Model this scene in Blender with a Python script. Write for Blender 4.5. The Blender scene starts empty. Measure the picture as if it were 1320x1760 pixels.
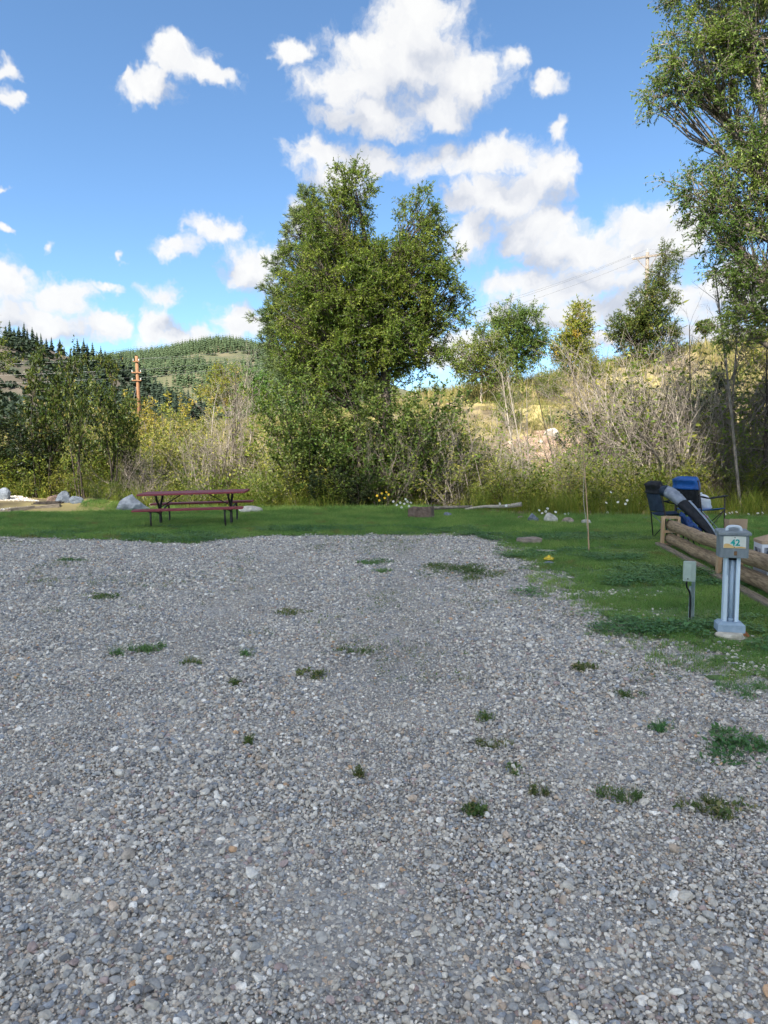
import bpy, bmesh, math, random
import numpy as np
from mathutils import Vector, Matrix, noise as mnoise

random.seed(7)
ORD = ('first second third fourth fifth sixth seventh eighth ninth tenth eleventh twelfth thirteenth fourteenth fifteenth sixteenth seventeenth eighteenth nineteenth twentieth '
       'twenty-first twenty-second twenty-third twenty-fourth twenty-fifth twenty-sixth twenty-seventh twenty-eighth twenty-ninth thirtieth thirty-first thirty-second thirty-third thirty-fourth').split()
R = math.radians
SC = bpy.context.scene
COL = SC.collection

# ------------------------------------------------------------------ camera
W0, H0, FPX = 1320.0, 1760.0, 1221.0
CAM_H, HORIZON = 1.5, 789.0
PITCH = math.atan((H0 / 2 - HORIZON) / FPX)
cam = bpy.data.cameras.new('camera')
cam.sensor_fit = 'VERTICAL'
cam.sensor_height = 36.0
cam.lens = FPX / H0 * 36.0
cam.clip_start = 0.05
cam.clip_end = 6000
cam_o = bpy.data.objects.new('camera', cam)
COL.objects.link(cam_o)
cam_o.location = (0, 0, CAM_H)
cam_o.rotation_euler = (R(90) - PITCH, 0, 0)
SC.camera = cam_o

def ray(px, py):
    x = (px - W0 / 2) / FPX
    z = -(py - H0 / 2) / FPX
    c, s = math.cos(PITCH), math.sin(PITCH)
    return Vector((x, c + s * z, -s + c * z))

def at(px, py, d):
    r = ray(px, py)
    return Vector((0, 0, CAM_H)) + r * (d / r.y)

def gnd(px, py):
    r = ray(px, py)
    return Vector((0, 0, CAM_H)) + r * (-CAM_H / r.z)

# ------------------------------------------------------------------ sun, sky
SUN_AZ, SUN_EL = R(30), R(46)        # sun stands behind the camera, a little to its left
sun_dir = Vector((-math.sin(SUN_AZ) * math.cos(SUN_EL), -math.cos(SUN_AZ) * math.cos(SUN_EL), math.sin(SUN_EL)))
sl = bpy.data.lights.new('sun', 'SUN')
sl.energy = 3.3
sl.angle = R(0.53)
sl.color = (1.0, 0.93, 0.82)
sun_o = bpy.data.objects.new('sun', sl)
COL.objects.link(sun_o)
sun_o.rotation_euler = sun_dir.to_track_quat('Z', 'Y').to_euler()
sun_o.location = (-20, -30, 60)

SC.view_settings.view_transform = 'Standard'
SC.view_settings.look = 'None'
SC.view_settings.exposure = 1.98
SC.view_settings.gamma = 1.0
SC.view_settings.use_curve_mapping = False
SC.cycles.use_denoising = True
SC.cycles.max_bounces = 6
SC.cycles.diffuse_bounces = 3
SC.cycles.glossy_bounces = 2
SC.cycles.transmission_bounces = 3
SC.cycles.caustics_reflective = False
SC.cycles.caustics_refractive = False

SKY_STRENGTH = 0.066
CLOUD_GAIN = 0.243

class NT:
    """small helper round a node tree"""
    def __init__(s, tree):
        s.t = tree
    def n(s, typ, **kw):
        nd = s.t.nodes.new(typ)
        for k, v in kw.items():
            setattr(nd, k, v)
        return nd
    def l(s, a, b):
        s.t.links.new(a, b)
    def val(s, nd, sock, v):
        if hasattr(v, 'is_linked') or isinstance(v, bpy.types.NodeSocket):
            s.l(v, nd.inputs[sock])
        else:
            nd.inputs[sock].default_value = v
    def m(s, op, a, b=0.0, c=0.0, clamp=False):
        nd = s.n('ShaderNodeMath', operation=op, use_clamp=clamp)
        for i, v in enumerate((a, b, c)):
            s.val(nd, i, v)
        return nd.outputs[0]
    def vm(s, op, a, b=(0, 0, 0), c=(0, 0, 0)):
        nd = s.n('ShaderNodeVectorMath', operation=op)
        for i, v in enumerate((a, b, c)):
            s.val(nd, i, v)
        return nd.outputs['Value'] if op in ('LENGTH', 'DOT_PRODUCT', 'DISTANCE') else nd.outputs[0]
    def mr(s, v, a, b, c=0.0, d=1.0, smooth=True):
        nd = s.n('ShaderNodeMapRange', interpolation_type='SMOOTHSTEP' if smooth else 'LINEAR')
        s.val(nd, 0, v)
        for i, x in zip((1, 2, 3, 4), (a, b, c, d)):
            s.val(nd, i, x)
        return nd.outputs[0]
    def noise(s, vec, scale, detail=4.0, rough=0.55, dist=0.0):
        nd = s.n('ShaderNodeTexNoise')
        if vec is not None:
            s.l(vec, nd.inputs['Vector'])
        nd.inputs['Scale'].default_value = scale
        nd.inputs['Detail'].default_value = detail
        nd.inputs['Roughness'].default_value = rough
        nd.inputs['Distortion'].default_value = dist
        return nd
    def mix(s, fac, a, b, blend='MIX'):
        nd = s.n('ShaderNodeMix', data_type='RGBA', blend_type=blend)
        s.val(nd, 0, fac)
        s.val(nd, 6, a)
        s.val(nd, 7, b)
        return nd.outputs[2]
    def ramp(s, fac, stops, interp='LINEAR'):
        nd = s.n('ShaderNodeValToRGB')
        cr = nd.color_ramp
        cr.interpolation = interp
        while len(cr.elements) < len(stops):
            cr.elements.new(0.5)
        for e, (p, c) in zip(cr.elements, stops):
            e.position = p
            e.color = (*c[:3], 1)
        s.l(fac, nd.inputs[0])
        return nd.outputs[0]

# cumulus of the photographed sky: direction (pixel), half-size (pixels)
CLOUDS = [
    (305, 108, 62, 58), (262, 152, 78, 42), (362, 128, 66, 34), (214, 132, 30, 24),
    (690, 95, 160, 105), (600, 140, 98, 66), (720, 25, 95, 60), (800, 140, 90, 75), (630, 198, 95, 46),
    (500, 75, 50, 44), (745, 188, 105, 46), (872, 95, 34, 44), (932, 145, 40, 26),
    (555, 272, 80, 40), (650, 268, 70, 38), (590, 320, 75, 50), (770, 272, 115, 42), (860, 268, 95, 44),
    (935, 292, 78, 52), (860, 345, 120, 66), (790, 405, 80, 60), (958, 222, 26, 34), (520, 385, 60, 46),
    (365, 398, 74, 32), (302, 425, 46, 24), (440, 452, 78, 62),
    (1000, 425, 140, 52), (1090, 385, 95, 48), (1160, 400, 95, 66), (895, 482, 95, 36), (1060, 470, 160, 46),
    (1000, 545, 170, 44), (1150, 520, 130, 56), (1290, 480, 110, 66), (870, 545, 60, 34), (1230, 570, 160, 50),
    (15, 498, 70, 56), (100, 512, 66, 44), (60, 552, 130, 46), (172, 560, 66, 36), (255, 560, 52, 46),
    (282, 505, 66, 30), (432, 560, 80, 44), (330, 585, 130, 26), (105, 428, 18, 18), (193, 443, 15, 13),
    (170, 500, 30, 14), (0, 115, 34, 30), (8, 168, 30, 28), (12, 315, 20, 12), (8, 395, 22, 13),
    (600, 560, 170, 50), (760, 600, 120, 40), (1060, 590, 90, 30),
    (925, 395, 100, 48), (1085, 445, 125, 62), (815, 330, 92, 52), (960, 500, 120, 44),
]

def azel(px, py):
    r = ray(px, py).normalized()
    return math.atan2(r.x, r.y), math.asin(r.z)

def cloud_big(t, wv):
    """only the large puffs, used to tell the sunlit crowns from the shaded bases"""
    acc = None
    for (cx, cy, rx, ry) in CLOUDS:
        if rx < 62:
            continue
        a, e = azel(cx, cy)
        a2, _ = azel(cx + rx, cy)
        _, e2 = azel(cx, cy - ry)
        ix, iy = 1 / (a2 - a), 1 / (e2 - e)
        ln = t.vm('LENGTH', t.vm('MULTIPLY_ADD', wv, (ix, iy, 0), (-a * ix, -e * iy, 0)))
        acc = ln if acc is None else t.m('SMOOTH_MIN', acc, ln, 0.3)
    return t.m('SUBTRACT', 1.0, acc)

def cloud_shape(t, p, d, sep):
    """how far inside a cumulus a direction lies: 1 in its heart, 0 at its rim, negative in clear sky"""
    wn = t.noise(p, 8.0, 2.0, 0.5)
    wn.noise_dimensions = '2D'
    wv = t.vm('MULTIPLY_ADD', t.vm('SUBTRACT', wn.outputs['Color'], (0.5, 0.5, 0.5)), (0.075, 0.05, 0), p)
    wn2 = t.noise(p, 34.0, 3.0, 0.6)
    wn2.noise_dimensions = '2D'
    wv = t.vm('MULTIPLY_ADD', t.vm('SUBTRACT', wn2.outputs['Color'], (0.5, 0.5, 0.5)), (0.035, 0.030, 0), wv)
    acc = None
    for (cx, cy, rx, ry) in CLOUDS:
        thin = max(0.0, min(0.5, 0.5 * (1.0 - min(rx, ry) / 44.0)))
        rx, ry = rx * (1 + thin), ry * (1 + thin)
        a, e = azel(cx, cy)
        a2, _ = azel(cx + rx, cy)
        _, e2 = azel(cx, cy - ry)
        ix, iy = 1 / max(1e-4, a2 - a), 1 / max(1e-4, e2 - e)
        ln = t.vm('LENGTH', t.vm('MULTIPLY_ADD', wv, (ix, iy, 0), (-a * ix, -e * iy, 0)))
        if thin > 0.05:
            ln = t.m('ADD', ln, thin)
        acc = ln if acc is None else t.m('SMOOTH_MIN', acc, ln, 0.22)
    # the same kind of fair-weather cumulus goes on all round, outside the picture
    zz = t.m('ADD', t.m('MAXIMUM', sep.outputs[2], 0.0), 0.22)
    flat = t.n('ShaderNodeCombineXYZ')
    t.l(t.m('DIVIDE', sep.outputs[0], zz), flat.inputs[0])
    t.l(t.m('DIVIDE', sep.outputs[1], zz), flat.inputs[1])
    cn = t.noise(flat.outputs[0], 1.35, 2.0, 0.5)
    cn.noise_dimensions = '2D'
    other = t.mr(cn.outputs['Fac'], 0.39, 0.60, 1.6, 0.1, smooth=False)
    view = t.vm('DOT_PRODUCT', d, tuple(ray(660, 700).normalized()))
    inside = t.mr(view, math.cos(R(54)), math.cos(R(43)), 0.0, 2.0)
    acc = t.m('SMOOTH_MIN', acc, t.m('ADD', other, inside), 0.15)
    return t.m('SUBTRACT', 1.0, acc), wv

def cloud_billow(t, p):
    f1 = t.noise(p, 22.0, 7.0, 0.60)
    f1.noise_dimensions = '2D'
    vo = t.n('ShaderNodeTexVoronoi', feature='F1', voronoi_dimensions='2D')
    t.l(p, vo.inputs['Vector'])
    vo.inputs['Scale'].default_value = 26.0
    vo.inputs['Detail'].default_value = 2.0
    vo.inputs['Roughness'].default_value = 0.5
    n1 = t.m('MULTIPLY', t.m('SUBTRACT', f1.outputs['Fac'], 0.5), 2.1)
    return t.m('MULTIPLY_ADD', t.m('SUBTRACT', 0.42, vo.outputs['Distance']), 0.45, n1)

def build_world():
    w = bpy.data.worlds.new('World')
    SC.world = w
    w.use_nodes = True
    nt = w.node_tree
    nt.nodes.clear()
    t = NT(nt)
    sky = t.n('ShaderNodeTexSky', sky_type='NISHITA', sun_disc=False)
    sky.sun_elevation = SUN_EL
    sky.sun_rotation = R(180) + SUN_AZ
    sky.altitude = 2100
    sky.air_density = 1.0
    sky.dust_density = 0.25
    sky.ozone_density = 2.2
    tc = t.n('ShaderNodeTexCoord')
    d = t.vm('NORMALIZE', tc.outputs['Generated'])
    sep = t.n('ShaderNodeSeparateXYZ')
    t.l(d, sep.inputs[0])
    p = t.n('ShaderNodeCombineXYZ')
    t.l(t.m('ARCTAN2', sep.outputs[0], sep.outputs[1]), p.inputs[0])
    t.l(t.m('ARCSINE', sep.outputs[2]), p.inputs[1])
    body, wv = cloud_shape(t, p.outputs[0], d, sep)
    b1 = cloud_billow(t, wv)
    b2 = cloud_billow(t, t.vm('ADD', wv, (-0.010, 0.020, 0)))
    core = t.m('MINIMUM', t.m('MULTIPLY', body, 2.0), 1.4)
    dens = t.m('ADD', t.m('ADD', core, b1), -0.02)
    alpha = t.mr(dens, -0.16, 1.0)
    # light: what lies thin towards the sun is bright, what lies under the rest of its cumulus is in shade
    above = cloud_big(t, t.vm('ADD', wv, (-0.008, 0.042, 0)))
    diff = t.m('MINIMUM', t.m('MAXIMUM', t.m('SUBTRACT', t.m('MAXIMUM', body, 0.0), t.m('MAXIMUM', above, 0.0)), -0.5), 0.4)
    lit = t.m('MULTIPLY_ADD', diff, 0.7, 0.62)
    lit = t.m('MULTIPLY_ADD', t.m('SUBTRACT', b1, b2), 0.20, lit, clamp=True)
    ccol = t.ramp(lit, [(0.0, (0.52, 0.57, 0.68)), (0.40, (0.70, 0.74, 0.83)), (0.68, (0.93, 0.94, 0.97)), (1.0, (1.06, 1.06, 1.05))])
    cl = t.vm('SCALE', ccol)
    cl_node = cl.node
    cl_node.inputs['Scale'].default_value = CLOUD_GAIN
    skc = t.vm('MULTIPLY', sky.outputs[0], (SKY_STRENGTH * 0.80, SKY_STRENGTH * 0.96, SKY_STRENGTH))
    up = t.mr(sep.outputs[2], -0.02, 0.02)
    col = t.mix(t.m('MULTIPLY', t.m('MULTIPLY', alpha, 0.97), up), skc, cl)
    bg = t.n('ShaderNodeBackground')
    t.l(col, bg.inputs[0])
    bg.inputs[1].default_value = 1.0
    out = t.n('ShaderNodeOutputWorld')
    t.l(bg.outputs[0], out.inputs[0])
    w.cycles.sampling_method = 'MANUAL'
    w.cycles.sample_map_resolution = 512
build_world()

# ------------------------------------------------------------------ materials
MATS = {}
def new_mat(name):
    m = bpy.data.materials.new(name)
    m.use_nodes = True
    m.node_tree.nodes.clear()
    t = NT(m.node_tree)
    out = t.n('ShaderNodeOutputMaterial')
    MATS[name] = m
    return m, t, out

def mat_leaf(name, stops, transl=0.35, rough=0.55, patch=None, spec=0.2):
    m, t, out = new_mat(name)
    g = t.n('ShaderNodeNewGeometry')
    oi = t.n('ShaderNodeObjectInfo')
    f = t.m('FRACT', t.m('ADD', g.outputs['Random Per Island'], t.m('MULTIPLY', oi.outputs['Random'], 0.37)))
    col = t.ramp(g.outputs['Random Per Island'], stops)
    # broad differences of hue from one spray to the next
    nz = t.noise(g.outputs['Position'], 0.9, 2.0)
    hs = t.n('ShaderNodeHueSaturation')
    t.l(col, hs.inputs['Color'])
    t.l(t.mr(nz.outputs['Fac'], 0.3, 0.7, 0.475, 0.515), hs.inputs['Hue'])
    t.l(t.m('ADD', t.mr(nz.outputs['Fac'], 0.3, 0.7, 1.15, 0.8), t.m('MULTIPLY_ADD', oi.outputs['Random'], 0.3, -0.15)), hs.inputs['Value'])
    col = hs.outputs[0]
    if patch:
        nz2 = t.noise(g.outputs['Position'], patch[1], 2.0, 0.6)
        col = t.mix(t.mr(nz2.outputs['Fac'], patch[2], patch[2] + 0.06), col, (*patch[0], 1))
    b = t.n('ShaderNodeBsdfPrincipled')
    t.l(col, b.inputs['Base Color'])
    b.inputs['Roughness'].default_value = rough
    b.inputs['Specular IOR Level'].default_value = spec
    tr = t.n('ShaderNodeBsdfTranslucent')
    t.l(t.mix(0.5, col, (0.20, 0.26, 0.03, 1)), tr.inputs[0])
    mx = t.n('ShaderNodeMixShader')
    mx.inputs[0].default_value = transl
    t.l(b.outputs[0], mx.inputs[1])
    t.l(tr.outputs[0], mx.inputs[2])
    t.l(mx.outputs[0], out.inputs[0])
    return m

def mat_surf(name, c1, c2, scale=6.0, rough=0.8, bump=0.3, bdist=0.01, stretch=(1, 1, 1), detail=5.0, spec=0.3, lo=0.35, hi=0.65, c3=None, s3=1.0, t3=0.6, metal=0.0):
    m, t, out = new_mat(name)
    tc = t.n('ShaderNodeTexCoord')
    v = t.vm('MULTIPLY', tc.outputs['Object'], stretch)
    nz = t.noise(v, scale, detail, 0.6)
    col = t.ramp(nz.outputs['Fac'], [(lo, c1), (hi, c2)])
    if c3:
        n3 = t.noise(tc.outputs['Object'], s3, 4.0, 0.6)
        col = t.mix(t.mr(n3.outputs['Fac'], t3, t3 + 0.12), col, (*c3, 1))
    oi = t.n('ShaderNodeObjectInfo')
    hs = t.n('ShaderNodeHueSaturation')
    t.l(col, hs.inputs['Color'])
    t.l(t.m('MULTIPLY_ADD', oi.outputs['Random'], 0.24, 0.88), hs.inputs['Value'])
    b = t.n('ShaderNodeBsdfPrincipled')
    t.l(hs.outputs[0], b.inputs['Base Color'])
    b.inputs['Roughness'].default_value = rough
    b.inputs['Specular IOR Level'].default_value = spec
    b.inputs['Metallic'].default_value = metal
    if bump:
        fine = t.noise(v, scale * 4, 6.0, 0.65)
        hgt = t.m('ADD', nz.outputs['Fac'], t.m('MULTIPLY', fine.outputs['Fac'], 0.5))
        bp = t.n('ShaderNodeBump')
        bp.inputs['Strength'].default_value = bump
        bp.inputs['Distance'].default_value = bdist
        t.l(hgt, bp.inputs['Height'])
        t.l(bp.outputs[0], b.inputs['Normal'])
    t.l(b.outputs[0], out.inputs[0])
    return m

G = mat_leaf
G('leaf_cottonwood', [(0, (0.068, 0.128, 0.016)), (0.5, (0.131, 0.210, 0.027)), (0.85, (0.210, 0.294, 0.042)), (1, (0.315, 0.357, 0.080))], 0.42, 0.5, ((0.42, 0.30, 0.03), 0.8, 0.715), 0.22)
G('leaf_river', [(0, (0.060, 0.121, 0.020)), (0.5, (0.113, 0.193, 0.035)), (0.85, (0.179, 0.274, 0.060)), (1, (0.299, 0.386, 0.110))], 0.42, 0.5, None, 0.22)
G('leaf_yellowing', [(0, (0.138, 0.204, 0.024)), (0.5, (0.230, 0.288, 0.036)), (1, (0.391, 0.360, 0.048))], 0.4, 0.5, ((0.42, 0.30, 0.04), 0.9, 0.6))
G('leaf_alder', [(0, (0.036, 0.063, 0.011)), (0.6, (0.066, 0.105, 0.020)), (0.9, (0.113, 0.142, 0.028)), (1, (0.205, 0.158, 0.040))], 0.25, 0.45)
G('leaf_dark', [(0, (0.010, 0.022, 0.009)), (0.7, (0.02, 0.038, 0.014)), (1, (0.045, 0.065, 0.03))], 0.15, 0.45)  # dark leaves; the shade under trees and among twigs sits in this colour
G('leaf_shrub', [(0, (0.062, 0.108, 0.014)), (0.6, (0.123, 0.191, 0.025)), (1, (0.223, 0.263, 0.041))], 0.35, 0.5)
G('leaf_olive', [(0, (0.112, 0.146, 0.025)), (0.5, (0.192, 0.233, 0.043)), (1, (0.339, 0.326, 0.064))], 0.35, 0.55)
G('leaf_gold', [(0, (0.196, 0.196, 0.032)), (0.5, (0.310, 0.287, 0.048)), (1, (0.460, 0.368, 0.056))], 0.35, 0.55)
G('leaf_bright', [(0, (0.05, 0.14, 0.02)), (1, (0.12, 0.24, 0.04))], 0.3, 0.5)
G('needle_pine', [(0, (0.048, 0.078, 0.028)), (0.6, (0.096, 0.143, 0.045)), (1, (0.168, 0.221, 0.070))], 0.1, 0.5)
G('needle_far', [(0, (0.021, 0.037, 0.025)), (1, (0.048, 0.074, 0.045))], 0.05, 0.7)
G('needle_hill', [(0, (0.045, 0.075, 0.038)), (1, (0.085, 0.12, 0.055))], 0.05, 0.7)
G('grass_lawn', [(0, (0.152, 0.302, 0.071)), (0.6, (0.251, 0.444, 0.112)), (0.93, (0.321, 0.524, 0.161)), (1, (0.643, 0.559, 0.262))], 0.45, 0.5, ((0.30, 0.29, 0.10), 1.3, 0.63))
G('clover', [(0, (0.084, 0.196, 0.060)), (1, (0.156, 0.299, 0.108))], 0.2, 0.5)
G('weed', [(0, (0.072, 0.138, 0.039)), (0.8, (0.130, 0.213, 0.065)), (1, (0.338, 0.275, 0.117))], 0.25, 0.55)
G('weed_dry', [(0, (0.075, 0.125, 0.037)), (0.55, (0.150, 0.188, 0.062)), (1, (0.375, 0.312, 0.150))], 0.25, 0.6)
G('grass_dry', [(0, (0.17, 0.18, 0.05)), (0.4, (0.33, 0.29, 0.11)), (0.7, (0.42, 0.36, 0.16)), (0.72, (0.14, 0.19, 0.05)), (1, (0.22, 0.24, 0.07))], 0.3, 0.6)
G('grass_bank', [(0, (0.084, 0.156, 0.020)), (0.6, (0.180, 0.247, 0.035)), (1, (0.336, 0.325, 0.070))], 0.35, 0.55)
G('straw', [(0, (0.30, 0.24, 0.13)), (1, (0.46, 0.38, 0.22))], 0.2, 0.7)
S = mat_surf
S('bark_cottonwood', (0.055, 0.045, 0.037), (0.16, 0.135, 0.11), 9, 0.9, 0.8, 0.02, (1, 1, 0.25))
S('bark_pale', (0.22, 0.19, 0.155), (0.42, 0.37, 0.31), 14, 0.85, 0.4, 0.01, (1, 1, 0.4))
S('bark_grey', (0.12, 0.10, 0.085), (0.30, 0.26, 0.22), 14, 0.9, 0.4, 0.01, (1, 1, 0.4))
S('bark_dark', (0.03, 0.024, 0.02), (0.085, 0.07, 0.055), 10, 0.9, 0.5, 0.01, (1, 1, 0.4))
S('soil_bank', (0.07, 0.055, 0.035), (0.22, 0.18, 0.10), 0.9, 0.95, 0.6, 0.05, c3=(0.30, 0.25, 0.11), s3=0.18, t3=0.47)
S('soil_lawn', (0.08, 0.14, 0.04), (0.15, 0.22, 0.07), 3.0, 0.95, 0.6, 0.02, c3=(0.10, 0.085, 0.045), s3=1.1, t3=0.62)
S('hill_shade', (0.055, 0.050, 0.038), (0.105, 0.088, 0.07), 0.05, 0.95, 0.4, 0.5, c3=(0.045, 0.055, 0.035), s3=0.06, t3=0.5)  # the hill's shade is put into this dark soil colour
S('hill_far', (0.085, 0.10, 0.05), (0.17, 0.15, 0.09), 0.03, 0.95, 0.4, 0.5, c3=(0.30, 0.24, 0.17), s3=0.014, t3=0.62)
S('rock_blue', (0.13, 0.15, 0.18), (0.26, 0.29, 0.33), 5, 0.8, 0.5, 0.02, c3=(0.40, 0.40, 0.38), s3=3.0, t3=0.6)
S('rock_tan', (0.20, 0.155, 0.125), (0.40, 0.32, 0.27), 9, 0.85, 0.5, 0.02)
S('rock_brown', (0.11, 0.075, 0.06), (0.24, 0.17, 0.135), 10, 0.85, 0.6, 0.02, c3=(0.30, 0.25, 0.2), s3=5, t3=0.62)
S('rock_pale', (0.34, 0.32, 0.28), (0.55, 0.52, 0.46), 8, 0.85, 0.5, 0.02)
S('rock_stained', (0.40, 0.36, 0.29), (0.60, 0.55, 0.46), 14, 0.9, 0.6, 0.01)
S('rust_stain', (0.22, 0.075, 0.025), (0.36, 0.15, 0.06), 20, 0.9, 0.6, 0.01)
S('rock_slope', (0.24, 0.17, 0.125), (0.48, 0.36, 0.28), 4, 0.9, 0.6, 0.03)
S('paint_red', (0.19, 0.03, 0.036), (0.28, 0.06, 0.07), 5, 0.55, 0.25, 0.003, (1, 14, 14), c3=(0.26, 0.13, 0.12), s3=9, t3=0.68, spec=0.4)
S('metal_dark', (0.016, 0.013, 0.012), (0.04, 0.03, 0.026), 20, 0.5, 0.15, 0.002, spec=0.5)
S('log_wood', (0.15, 0.10, 0.058), (0.40, 0.29, 0.18), 5, 0.75, 0.5, 0.006, (1.0, 9, 9), c3=(0.075, 0.045, 0.025), s3=6, t3=0.68)
S('log_end', (0.30, 0.22, 0.13), (0.42, 0.32, 0.2), 16, 0.8, 0.3, 0.004)
S('post_wood', (0.36, 0.23, 0.13), (0.54, 0.37, 0.23), 7, 0.75, 0.25, 0.003, (8, 8, 1))
S('timber_old', (0.16, 0.13, 0.10), (0.34, 0.28, 0.21), 6, 0.9, 0.5, 0.006, (1, 8, 8))
S('dead_wood', (0.30, 0.26, 0.21), (0.5, 0.45, 0.38), 7, 0.85, 0.5, 0.005, (1, 8, 8))
S('pole_wood', (0.20, 0.10, 0.05), (0.34, 0.18, 0.095), 6, 0.85, 0.3, 0.01, (6, 6, 0.6))
S('enclosure_grey', (0.145, 0.17, 0.185), (0.215, 0.245, 0.26), 6, 0.55, 0.12, 0.002, (4, 4, 1), spec=0.4, c3=(0.11, 0.12, 0.12), s3=6, t3=0.62)
S('paint_blue', (0.52, 0.63, 0.73), (0.66, 0.76, 0.85), 7, 0.5, 0.12, 0.002, (6, 6, 0.8), spec=0.4, c3=(0.33, 0.42, 0.52), s3=9, t3=0.66)
S('paint_blue_dull', (0.26, 0.35, 0.45), (0.38, 0.47, 0.57), 9, 0.6, 0.12, 0.002, spec=0.4)
S('enclosure_green', (0.34, 0.42, 0.36), (0.43, 0.51, 0.45), 6, 0.5, 0.1, 0.002, spec=0.4)
S('metal_zinc', (0.20, 0.27, 0.27), (0.34, 0.41, 0.41), 9, 0.5, 0.15, 0.002, spec=0.5)
S('plate_white', (0.66, 0.68, 0.60), (0.80, 0.82, 0.76), 12, 0.45, 0.05, 0.001, spec=0.4)
S('plate_orange', (0.62, 0.38, 0.13), (0.74, 0.52, 0.24), 14, 0.45, 0.05, 0.001)
S('paint_teal', (0.0, 0.26, 0.24), (0.01, 0.36, 0.32), 20, 0.5, 0.05, 0.001)
S('rust', (0.10, 0.055, 0.03), (0.22, 0.12, 0.06), 40, 0.8, 0.3, 0.002)
S('handle_pale', (0.55, 0.62, 0.70), (0.70, 0.76, 0.82), 12, 0.4, 0.05, 0.001)
S('black_cable', (0.008, 0.008, 0.009), (0.02, 0.02, 0.022), 12, 0.5, 0.05, 0.001)
S('fabric_black', (0.010, 0.011, 0.014), (0.026, 0.028, 0.034), 12, 0.75, 0.5, 0.01, spec=0.3)
S('fabric_navy', (0.016, 0.028, 0.05), (0.035, 0.055, 0.09), 9, 0.75, 0.6, 0.012)
S('fabric_grey', (0.17, 0.19, 0.23), (0.30, 0.33, 0.39), 7, 0.75, 0.7, 0.015)
S('fabric_steel', (0.20, 0.25, 0.33), (0.32, 0.38, 0.47), 9, 0.7, 0.4, 0.008)
S('fabric_blue', (0.005, 0.06, 0.24), (0.014, 0.12, 0.44), 7, 0.5, 0.5, 0.01, spec=0.5)
S('fabric_bluenavy', (0.008, 0.03, 0.12), (0.03, 0.08, 0.25), 9, 0.6, 0.8, 0.015)
S('plastic_white', (0.60, 0.63, 0.68), (0.78, 0.80, 0.84), 6, 0.45, 0.7, 0.02)
S('cardboard', (0.34, 0.24, 0.16), (0.42, 0.30, 0.205), 5, 0.85, 0.15, 0.002)
S('carton_white', (0.66, 0.68, 0.74), (0.76, 0.78, 0.83), 4, 0.6, 0.05, 0.002)
S('print_dark', (0.04, 0.05, 0.08), (0.42, 0.44, 0.50), 9, 0.6, 0.0, lo=0.4, hi=0.6)
S('petal_white', (0.72, 0.72, 0.68), (0.85, 0.85, 0.82), 20, 0.6, 0)
S('petal_yellow', (0.62, 0.40, 0.02), (0.75, 0.52, 0.04), 20, 0.6, 0)
S('petal_pink', (0.40, 0.10, 0.28), (0.55, 0.18, 0.4), 20, 0.6, 0)
S('cup_yellow', (0.72, 0.50, 0.03), (0.80, 0.60, 0.08), 8, 0.5, 0.1, 0.002)
S('wire_metal', (0.16, 0.165, 0.17), (0.24, 0.245, 0.25), 3, 0.4, 0, metal=0.4)
S('insulator', (0.40, 0.42, 0.42), (0.6, 0.62, 0.62), 10, 0.3, 0)
S('ballast', (0.20, 0.10, 0.06), (0.34, 0.19, 0.12), 2, 0.95, 0.5, 0.03)

def mat_gravel_stone():
    m, t, out = new_mat('gravel_stone')
    oi = t.n('ShaderNodeObjectInfo')
    tc = t.n('ShaderNodeTexCoord')
    col = t.ramp(oi.outputs['Random'], [
        (0.00, (0.216, 0.211, 0.206)), (0.09, (0.346, 0.335, 0.317)), (0.22, (0.497, 0.453, 0.384)), (0.34, (0.410, 0.391, 0.360)),
        (0.46, (0.572, 0.520, 0.442)), (0.56, (0.302, 0.314, 0.331)), (0.64, (0.497, 0.469, 0.422)), (0.74, (0.648, 0.597, 0.518)),
        (0.82, (0.400, 0.340, 0.278)), (0.87, (0.778, 0.731, 0.653)), (0.93, (0.497, 0.391, 0.298)), (0.965, (0.367, 0.283, 0.259)),
        (0.99, (0.497, 0.319, 0.192)), (1.0, (0.842, 0.793, 0.710))], 'CONSTANT')
    nz = t.noise(tc.outputs['Object'], 1.7, 4.0, 0.65)
    hs = t.n('ShaderNodeHueSaturation')
    t.l(col, hs.inputs['Color'])
    r2 = t.m('FRACT', t.m('MULTIPLY', oi.outputs['Random'], 173.0))
    t.l(t.m('MULTIPLY', t.mr(nz.outputs['Fac'], 0.3, 0.7, 0.78, 1.18), t.m('MULTIPLY_ADD', r2, 0.4, 0.95)), hs.inputs['Value'])
    b = t.n('ShaderNodeBsdfPrincipled')
    t.l(hs.outputs[0], b.inputs['Base Color'])
    b.inputs['Roughness'].default_value = 0.75
    b.inputs['Specular IOR Level'].default_value = 0.3
    t.l(b.outputs[0], out.inputs[0])
mat_gravel_stone()

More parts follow.
